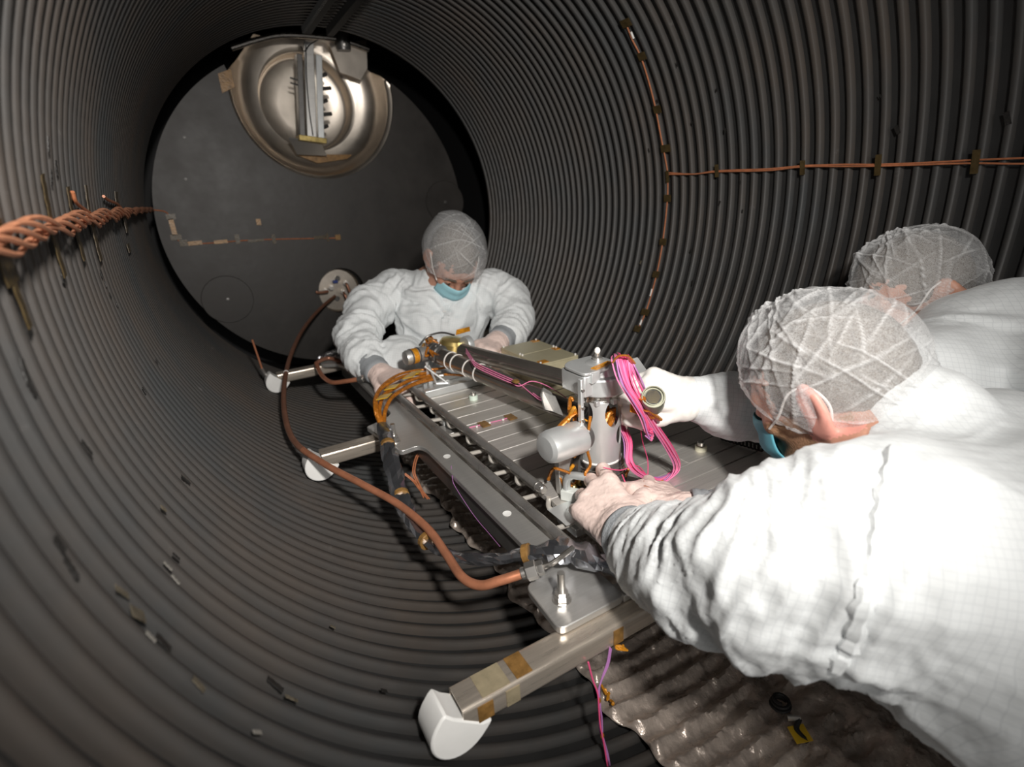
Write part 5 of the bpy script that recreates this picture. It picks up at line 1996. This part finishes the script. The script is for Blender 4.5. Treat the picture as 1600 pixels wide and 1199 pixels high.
def mask_patch(C, Mh, parent, material, big=1.0):
    """pleated mask over nose, mouth and chin"""
    nu, nv = 40, 22
    v = []
    for j in range(nv + 1):
        t = j / nv
        z = -.012 - .100 * t
        for i in range(nu + 1):
            s = i / nu * 2 - 1
            half = .070 - .010 * abs(t - .45) * 2
            ang = s * 1.12
            depth = .126 - .022 * (t - .35) ** 2 * 4
            x = half * math.sin(ang) * 1.05
            y = depth - (1 - math.cos(ang)) * .090
            y += .006 * math.exp(-(s / .22) ** 2) * (1 - t)
            y += .0022 * math.sin(t * 3.2 * 2 * math.pi) * (1 - abs(s) ** 3)
            zz = z + .010 * (1 - abs(s)) * (1 - t) - .006 * (1 - s * s) * t
            v.append(C + Mh @ (A(x, y, zz) * big))
    f = [(j * (nu + 1) + i, j * (nu + 1) + i + 1, (j + 1) * (nu + 1) + i + 1, (j + 1) * (nu + 1) + i) for j in range(nv) for i in range(nu)]
    o = MB().add(v, f).build('face_mask', material, parent, angle=0, solid=.0015)
    for sd in (-1, 1):
        pts = [A(sd * .066, .070, -.020), A(sd * .078, .040, -.004), A(sd * .086, .008, .022), A(sd * .087, -.022, .022), A(sd * .085, -.034, -.010), A(sd * .080, -.012, -.046), A(sd * .072, .030, -.074), A(sd * .060, .074, -.096)]
        MB().tube(spline([C + Mh @ (p * big) for p in pts], 6), .0018, 6).build('ear_loop', M_tie, o)
    return o


def cuff(name, a, b, ra, rb, material, parent):
    d = unit(A(*b) - A(*a))
    L = np.linalg.norm(A(*b) - A(*a))
    n = 8
    prof = []
    for i in range(n + 1):
        t = i / n
        prof.append((ra + (rb - ra) * t + .0012 * math.sin(i * 2.2), L * t))
    prof += [(rb - .004, L + .001), (rb - .010, L - .004)]
    return MB().lathe(a, d, prof, 40).build(name, material, parent, angle=60)


def hair_on(C, Mh, parent, hemz=(.075, .005, -.075), seed=3, s=1.0):
    hemz = (hemz[0], hemz[1] - .022, hemz[2] - .0)
    return shell(C, Mh, A(0, -.011, .016) * s, A(.0815, .1085, .104) * s, hem_net(*[h * s for h in hemz]), 'hair', M_hairm, parent, 90, 46, seed=seed, noise_amp=.0028)


from mathutils.bvhtree import BVHTree


def bvh_of(V, Fc):
    return BVHTree.FromPolygons(V.tolist(), Fc.tolist())


def hit(bvh, px, py, lift=.0):
    r = unit(CM @ np.array([px - 800., py - 599.5, FPX]))
    loc, nrm, _, _ = bvh.ray_cast(Vector(CAMLOC), Vector(r))
    if loc is None:
        return None
    n = A(*nrm)
    if n @ r > 0:
        n = -n
    return A(*loc) + n * lift, n


def ribbon(bvh, pix, width, lift, thick=.0016, jig=.0):
    """cloth strip that follows the suit surface"""
    pts = []
    for a, b in zip(pix[:-1], pix[1:]):
        for k in range(8):
            pts.append((a[0] + (b[0] - a[0]) * k / 8, a[1] + (b[1] - a[1]) * k / 8))
    pts.append(pix[-1])
    hs = [hit(bvh, *p, lift) for p in pts]
    hs = [h for h in hs if h is not None]
    v, f = [], []
    n = len(hs)
    for i, (p, nr) in enumerate(hs):
        d = unit(hs[min(i + 1, n - 1)][0] - hs[max(i - 1, 0)][0])
        s = unit(np.cross(d, nr))
        w_ = width * (1 + jig * math.sin(i * 1.7))
        hgt = thick * (1 + 2.5 * jig * math.sin(i * 1.9))
        v += [p - s * w_ / 2 - nr * thick, p - s * w_ / 4 + nr * hgt, p + s * w_ / 4 + nr * hgt, p + s * w_ / 2 - nr * thick]
    for i in range(n - 1):
        for k in range(3):
            f.append((4 * i + k, 4 * i + k + 1, 4 * i + 5 + k, 4 * i + 4 + k))
    return MB().add(v, f)


# ------------------------------------------------------------------ the three technicians
def legs(hip, foot, knee, r=(.105, .078, .058)):
    return chain([hip, knee, foot], r, .04)


def shoe(parent, foot, d, material=None):
    d = unit(d)
    prims = [cap(foot + A(0, 0, .02), foot + d * .15 + A(0, 0, -.012), .048, .040, .02), cap(foot + A(0, 0, .06), foot - d * .04, .046, .045, .02)]
    sdf_obj('shoe_cover', prims, .008, M_shoe, parent)


def near_technician():
    C = P(1292, 605, d=.77)
    Mh = head_axes((-.14, .82, -.55), (-.14, .52, .84))
    nb = C + Mh @ A(0, -.085, -.145)
    LS, RS = P(1400, 850, d=.535), A(.250, .240, .450)
    NB = A(.115, .262, .452)
    la = [P(1405, 852, d=.545), P(1310, 872, d=.565), P(1200, 884, d=.60), P(1092, 890, d=.68), P(1020, 862, d=.765), P(978, 834, d=.82)]
    lr = [.092, .098, .088, .073, .058, .036]
    hl = P(905, 765, d=.90)
    wl = la[-1]
    ra = [RS, A(.17, .36, .335), A(.055, .425, .315), P(1080, 808, d=.85)]
    rr_ = [.085, .066, .054, .036]
    wr = ra[-1]
    H, Wm, Ch = A(.06, -.30, .26), A(.08, -.06, .355), A(.092, .14, .398)

    # skin body: head, neck, trunk, arms and hands in one surface
    root_loc = A(.06, -.30, FZ)
    curlL = [(.28, .55, .4), (.42, .65, .45), (.55, .75, .45), (.62, .8, .45)]
    hpl = dict(d=P(928, 775, z=.338) - wl, back=A(-.55, -.25, .8), side=1, curls=curlL, thumb=(.85, .3, .1), s=1.1, spread=.32)
    curlR = [(.35, .55, .4), (.45, .6, .45), (.55, .7, .45), (.6, .75, .45)]
    hpr = dict(d=P(1010, 766, z=.332) - wr, back=A(.30, -.15, .95), side=-1, curls=curlR, thumb=(.55, .35, .2))
    prims = head_prims(C, Mh) + neck_prims(C, Mh, NB)
    prims += [cap(NB, Ch, .09, .12, .05, (1, 0, 0), 1.25), cap(Ch, Wm, .12, .115, .05, (1, 0, 0), 1.25), cap(Wm, H, .115, .125, .05, (1, 0, 0), 1.2)]
    prims += chain(la, [.07, .065, .055, .045, .036, .026], .03) + chain(ra, [.065, .05, .04, .026], .03)
    prims += [cap(NB, la[0], .06, .07, .04), cap(NB, RS, .06, .065, .04)]
    prims += hand_prims(wl, **hpl) + hand_prims(wr, **hpr)
    V, Fc = sdf_mesh(prims, .0038)
    body = place('person', make_mesh('person', V - root_loc, Fc, True, 0), M_skin, None, root_loc)
    settag(body, 'technician in white gridded coverall nearest the camera, bent over, both gloves on the plate', 'person')
    # stubble
    body.data.materials.append(M_beard)
    cen = V[Fc].mean(1)
    lc = (Mh.T @ (cen - C).T).T
    bm = (lc[:, 2] < -.012) & (lc[:, 2] > -.135) & (lc[:, 1] > -.045) & (np.abs(lc[:, 0]) < .078) & ((lc[:, 2] < -.030) | (lc[:, 1] > .0)) & (lc[:, 1] < .12)
    ear = (np.abs(lc[:, 0]) > .0735) & (lc[:, 1] < .015) & (lc[:, 2] > -.05)
    bm &= ~ear
    body.data.materials.append(M_ear)
    bm = np.where(ear & (np.abs(lc[:, 0]) < .12) & (lc[:, 1] > -.06), 2, bm.astype(np.int32))
    body.data.polygons.foreach_set('material_index', bm.astype(np.int32))
    hb = bvh_of(V, Fc)
    # coverall
    sp = [cap(H, Wm, .155, .150, .05, (1, 0, 0), 1.25), cap(Wm, Ch, .150, .148, .05, (1, 0, 0), 1.32), cap(Ch, NB + A(0, -.015, -.02), .148, .098, .05, (1, 0, 0), 1.35)]
    sp += [cap(NB + A(0, -.02, -.01), C + Mh @ A(0, -.082, -.082), .088, .076, .02)]
    sp += chain(la[:-1] + [wl + unit(la[-2] - wl) * .055], lr[:-1] + [.044], .035) + chain(ra[:-1] + [wr + unit(ra[-2] - wr) * .05], rr_[:-1] + [.043], .03)
    sp += [cap(NB + A(-.02, -.03, -.02), la[0], .085, .095, .05), cap(NB + A(.02, -.03, -.02), RS, .085, .09, .05)]
    sp += [cap(Ch + A(0, .06, -.06), Wm + A(0, .03, -.07), .10, .11, .06, (1, 0, 0), 1.3)]
    hipL, hipR = H + A(-.085, -.02, -.04), H + A(.085, -.02, -.04)
    fL, fR = A(-.05, -.36, FZ + .075), A(.16, -.36, FZ + .075)
    sp += legs(hipL, fL, A(-.04, -.30, -.18), (.115, .088, .072)) + legs(hipR, fR, A(.16, -.30, -.18), (.115, .088, .072))
    d_el = la[3] - la[2]
    zones = [(la[2], la[3] - la[1] + A(0, 0, .06), .13, 22, 6, .016, 1), (la[3], la[4] - la[2] + A(.05, 0, .03), .10, 30, 7, .013, 2), (la[4], la[5] - la[3], .07, 42, 9, .009, 3),
             (P(1300, 1000, d=.57), A(.5, .2, .8), .12, 22, 5, .013, 4), (P(1340, 1130, d=.55), A(.8, .1, .1), .12, 24, 4, .016, 5), (P(1280, 760, d=.66), A(.7, .4, .4), .09, 26, 6, .010, 6),
             (P(1520, 950, d=.50), A(.3, .3, .9), .22, 9, 3, .006, 7), (ra[2], ra[3] - ra[1], .10, 34, 8, .009, 8), (P(1450, 720, d=.63), A(.2, .9, 0), .10, 22, 6, .006, 9)]
    suit, SV, SF = sdf_obj('coverall', sp, .0052, M_cloth, body, zones, .0015)
    sb = bvh_of(SV, SF)
    seam = ribbon(sb, [(1402, 700), (1385, 770), (1372, 850), (1352, 930), (1330, 1000), (1306, 1046)], .018, .0020, .0020, .22)
    seam.build('shoulder_seam', M_cloth, suit)
    # collar standing up round the neck
    # gloves and cuffs
    for (w0, hp, prev) in ((wl, hpl, la[4]), (wr, hpr, ra[2])):
        gp = hand_prims(w0, inf=.0026, **hp)
        dirn = unit(w0 - prev)
        gp += [cap(w0 - dirn * .045, w0 + unit(hp['d']) * .008, .038, .033, .012)]
        gz = [(w0, hp['d'], .07, 95, 30, .0018, 3), (w0 + unit(hp['d']) * .05, hp['d'] + np.cross(hp['d'], hp['back']), .08, 80, 25, .0016, 5)]
        sdf_obj('glove', gp, .0028, M_glove, body, gz, .0004)
        cuff('cuff', w0 - dirn * .030, w0 + dirn * .004, .0475, .0445, M_cuff, body)
    # hair, net, mask
    hair_on(C, Mh, body, (.034, .004, -.078), 3)

    def puff(az, s):
        b_ = math.exp(-((math.atan2(math.sin(az - math.pi), math.cos(az - math.pi))) / .9) ** 2)
        return 1 + .20 * b_ * math.exp(-((s - .92) / .22) ** 2) + .025 * math.sin(3 * az + 1) * s
    shell(C, Mh, A(0, -.016, .022), A(.101, .121, .117), hem_net(.036, -.066, -.112), 'hair_net', M_net, body, 260, 150, .0042, puff, .12, seed=2, tuck=.84, dense=2.2)
    # loose skirt of the net lying on the collar
    mask_patch(C, Mh, body, M_maskdk)
    for s_ in (-1, 1):
        MB().sphere(C + Mh @ A(s_ * .032, .0955, .001), .0042, 10, 8).build('eye', M_eye, body)
    shoe(body, fL + A(0, 0, -.03), A(0, 1, 0))
    shoe(body, fR + A(0, 0, -.03), A(.1, 1, 0))
    return body


def rear_technician():
    C = P(1420, 462, d=1.07)
    Mh = head_axes((-.80, .42, -.42), (-.10, .25, .95))
    NB = P(1520, 545, d=.96)
    LS, RS = P(1440, 605, d=.90), P(1590, 520, d=.92)
    la = [LS, P(1330, 640, d=.98), P(1225, 644, d=1.02), P(1142, 634, d=1.0), P(1088, 624, d=.98)]
    lr = [.082, .074, .064, .055, .040]
    ra = [RS, A(.53, .44, .42), A(.44, .46, .35)]
    H, Wm, Ch = A(.46, -.34, .26), A(.465, -.10, .38), A(.495, .18, .46)
    root_loc = A(.46, -.34, FZ)
    w0 = la[-1]
    hp = dict(d=P(1036, 612, d=.97) - w0, back=A(-.2, -.5, .8), side=-1, curls=[(.9, 1.1, .7)] * 4, thumb=(.4, .3, .5))
    w1 = ra[-1]
    hp2 = dict(d=A(-.5, .05, .02), back=A(0, 0, 1), side=1, curls=[(.3, .3, .2)] * 4)
    prims = head_prims(C, Mh) + neck_prims(C, Mh, NB)
    prims += [cap(NB, Ch, .08, .11, .05), cap(Ch, Wm, .11, .11, .05), cap(Wm, H, .11, .12, .05)]
    prims += chain(la, [.065, .055, .045, .036, .026], .03) + chain(ra, [.06, .045, .028], .03) + [cap(NB, LS, .06, .06, .04), cap(NB, RS, .06, .06, .04)]
    prims += hand_prims(w0, **hp) + hand_prims(w1, **hp2)
    V, Fc = sdf_mesh(prims, .0045)
    body = place('person', make_mesh('person', V - root_loc, Fc, True, 0), M_skin, None, root_loc)
    settag(body, 'technician in white behind the nearest one, reaching an arm out to the round connector', 'person')
    sp = [cap(H, Wm, .140, .130, .05, (1, 0, 0), 1.15), cap(Wm, Ch, .130, .128, .05, (1, 0, 0), 1.15), cap(Ch, NB + A(0, -.02, -.02), .128, .095, .05)]
    sp += chain(la, lr, .03) + chain(ra, [.08, .06, .042], .03) + [cap(NB, LS, .085, .085, .05), cap(NB, RS, .085, .08, .05)]
    sp += [cap(NB + A(0, -.01, -.01), NB + unit(C - NB) * .03, .08, .072, .02)]
    hipL, hipR = H + A(-.075, -.02, -.04), H + A(.075, -.02, -.04)
    fL, fR = A(.42, -.38, FZ + .075), A(.60, -.38, FZ + .075)
    sp += legs(hipL, fL, A(.42, -.32, -.18), (.105, .085, .07)) + legs(hipR, fR, A(.59, -.32, -.18), (.105, .085, .07))
    zones = [(la[2], la[3] - la[1], .12, 18, 6, .008, 1), (la[3], la[4] - la[2] + A(0, 0, .1), .08, 26, 8, .006, 2), (P(1560, 560, d=.85), A(.3, .2, .8), .16, 14, 4, .008, 3)]
    suit, SV, SF = sdf_obj('coverall', sp, .0058, M_cloth, body, zones, .0012)
    for (w_, h_, prev) in ((w0, hp, la[3]), (w1, hp2, ra[1])):
        dirn = unit(w_ - prev)
        gp = hand_prims(w_, inf=.0026, **h_) + [cap(w_ - dirn * .05, w_ + unit(h_['d']) * .015, .044, .034, .015)]
        sdf_obj('glove', gp, .0032, mat('white_glove', (.84, .81, .77), .45, 0, .05, 30, .2, 90), body, [(w_, h_['d'], .07, 80, 25, .002, 3)], .0004)
    hair_on(C, Mh, body, (.034, .004, -.078), 5)

    def puff(az, s):
        b_ = math.exp(-((math.atan2(math.sin(az - 2.7), math.cos(az - 2.7))) / .9) ** 2)
        return 1 + .14 * b_ * math.exp(-((s - .80) / .22) ** 2) + .03 * math.sin(4 * az) * s
    shell(C, Mh, A(0, -.020, .022), A(.096, .118, .106), hem_net(.036, -.060, -.100), 'hair_net', M_net, body, 200, 120, .0050, puff, .14, seed=6, tuck=.80, dense=2.0)
    mask_patch(C, Mh, body, M_maskdk)
    for s_ in (-1, 1):
        MB().sphere(C + Mh @ A(s_ * .032, .0955, .001), .0042, 10, 8).build('eye', M_eye, body)
    shoe(body, fL + A(0, 0, -.03), A(0, 1, 0))
    shoe(body, fR + A(0, 0, -.03), A(.1, 1, 0))


def far_technician():
    C = P(708, 406, d=1.86)
    Mh = head_axes((-.16, -.60, -.78), (.06, -.62, .78))
    NB = P(690, 448, d=1.98)
    RSh, LSh = P(618, 456, d=2.0), P(768, 456, d=2.0)
    Ch, Wm, H = P(692, 490, d=2.02), P(690, 545, d=2.05), A(.05, 1.865, .185)
    ra = [RSh, P(578, 482, d=1.95), P(556, 526, d=1.87), P(570, 560, d=1.79), P(592, 584, d=1.73)]
    la = [LSh, P(795, 470, d=1.97), P(806, 498, d=1.92), P(795, 520, d=1.85), P(779, 534, d=1.78)]
    root_loc = A(.05, 1.865, .012)
    wr, wl = ra[-1], la[-1]
    hpr = dict(d=P(630, 597, d=1.65) - wr, back=A(-.1, -.2, 1), side=1, curls=[(.35, .5, .3), (.4, .5, .3), (.45, .5, .3), (.5, .5, .3)], thumb=(.6, .3, .2))
    hpl = dict(d=P(752, 548, d=1.69) - wl, back=A(.1, -.3, 1), side=-1, curls=[(.7, 1.0, .6), (.75, 1.0, .6), (.8, 1.0, .6), (.85, 1.0, .6)], thumb=(.5, .3, .4))
    prims = head_prims(C, Mh) + neck_prims(C, Mh, NB)
    prims += [cap(NB, Ch, .08, .12, .05, (1, 0, 0), 1.2), cap(Ch, Wm, .115, .11, .05, (1, 0, 0), 1.2), cap(Wm, H, .10, .10, .05)]
    prims += chain(ra, [.06, .052, .045, .036, .026], .03) + chain(la, [.06, .052, .045, .036, .026], .03)
    prims += [cap(NB, RSh, .06, .06, .05), cap(NB, LSh, .06, .06, .05)]
    prims += hand_prims(wr, **hpr) + hand_prims(wl, **hpl)
    V, Fc = sdf_mesh(prims, .0045)
    body = place('person', make_mesh('person', V - root_loc, Fc, True, 0), M_skin, None, root_loc)
    settag(body, 'technician in white coverall and pale blue mask crouching at the far end of the plate', 'person')
    sp = [cap(H, Wm, .132, .128, .05, (1, 0, 0), 1.0), cap(Wm, Ch, .130, .136, .05, (1, 0, 0), 1.10), cap(Ch, NB + A(0, 0, -.03), .136, .100, .05, (1, 0, 0), 1.22)]
    sp += chain(ra[:-1] + [wr + unit(ra[-2] - wr) * .07], [.070, .068, .064, .056, .046], .03) + chain(la[:-1] + [wl + unit(la[-2] - wl) * .07], [.070, .066, .060, .053, .046], .03)
    sp += [cap(NB + A(0, 0, -.035), RSh, .075, .066, .05), cap(NB + A(0, 0, -.035), LSh, .075, .066, .05)]
    sp += [cap(NB + A(0, 0, -.01), NB + unit(C - NB) * .035, .082, .076, .02)]
    kR, kL = A(-.085, 1.74, .285), A(.085, 1.68, .18)
    fR, fL = A(-.08, 1.86, .10), A(.09, 1.92, .08)
    sp += chain([H + A(-.05, 0, 0), kR, fR], (.095, .080, .062), .04) + chain([H + A(.04, 0, 0), kL, fL], (.095, .075, .06), .04)
    zones = [(ra[1], ra[2] - ra[0] + A(.1, 0, .1), .12, 20, 6, .022, 1), (ra[2], ra[3] - ra[1], .10, 26, 7, .024, 2), (ra[3], ra[4] - ra[2], .08, 34, 8, .017, 3), (la[1], la[2] - la[0], .10, 20, 6, .017, 4), (la[3], la[4] - la[2], .09, 30, 8, .015, 5),
             (P(650, 480, d=1.9), A(.7, 0, .7), .12, 18, 4, .020, 6), (P(740, 490, d=1.9), A(-.7, 0, .5), .12, 18, 4, .020, 7), (P(690, 530, d=1.92), A(0, 0, 1), .10, 22, 5, .016, 8), (P(625, 450, d=1.94), A(.8, 0, -.5), .09, 24, 5, .014, 11), (P(760, 455, d=1.94), A(-.8, 0, -.5), .09, 24, 5, .014, 12), (kR, A(.3, 1, -.5), .15, 20, 5, .016, 9)]
    suit, SV, SF = sdf_obj('coverall', sp, .0058, M_cloth, body, zones, .0013)
    sb = bvh_of(SV, SF)
    ribbon(sb, [(700, 464), (698, 485), (696, 505), (695, 525)], .030, .0016, .0012).build('button_placket', M_cloth, suit)
    for (px, py) in ((694, 487), (697, 487)):
        h = hit(sb, px, py, .003)
        if h is not None:
            MB().sphere(h[0], .0035, 8, 6).build('snap_button', M_tie, suit)
    for (w_, h_, prev) in ((wr, hpr, ra[3]), (wl, hpl, la[3])):
        dirn = unit(w_ - prev)
        gp = hand_prims(w_, inf=.0026, **h_) + [cap(w_ - dirn * .035, w_ + unit(h_['d']) * .015, .039, .033, .015)]
        sdf_obj('glove', gp, .0036, M_glove, body, [(w_, h_['d'], .07, 80, 25, .002, 3)], .0004)
        cuff('cuff', w_ - dirn * .065, w_ - dirn * .002, .048, .0425, M_cuff, body)
    hair_on(C, Mh, body, (.056, .004, -.08), 8)

    def puff(az, s):
        b_ = math.exp(-((math.atan2(math.sin(az - 3.9), math.cos(az - 3.9))) / .8) ** 2)
        return 1 + .30 * b_ * math.exp(-((s - .80) / .25) ** 2)
    shell(C, Mh, A(0, -.020, .026), A(.110, .134, .120), hem_net(.030, -.060, -.105), 'hair_net', M_net, body, 160, 90, .0040, puff, .12, seed=9, tuck=.80)
    mask_patch(C, Mh, body, M_mask)
    for s_ in (-1, 1):
        MB().sphere(C + Mh @ A(s_ * .032, .0955, .001), .0042, 10, 8).build('eye', M_eye, body)
        MB().tube(spline([C + Mh @ A(s_ * .014, .100, .021), C + Mh @ A(s_ * .032, .098, .026), C + Mh @ A(s_ * .050, .088, .020)], 4), .0035, 6).build('eyebrow', M_hairm, body)
    shoe(body, fL + A(0, 0, -.02), A(0, -1, 0))
    shoe(body, fR + A(0, 0, -.02), A(-.1, -1, 0))


near_technician()
rear_technician()
far_technician()
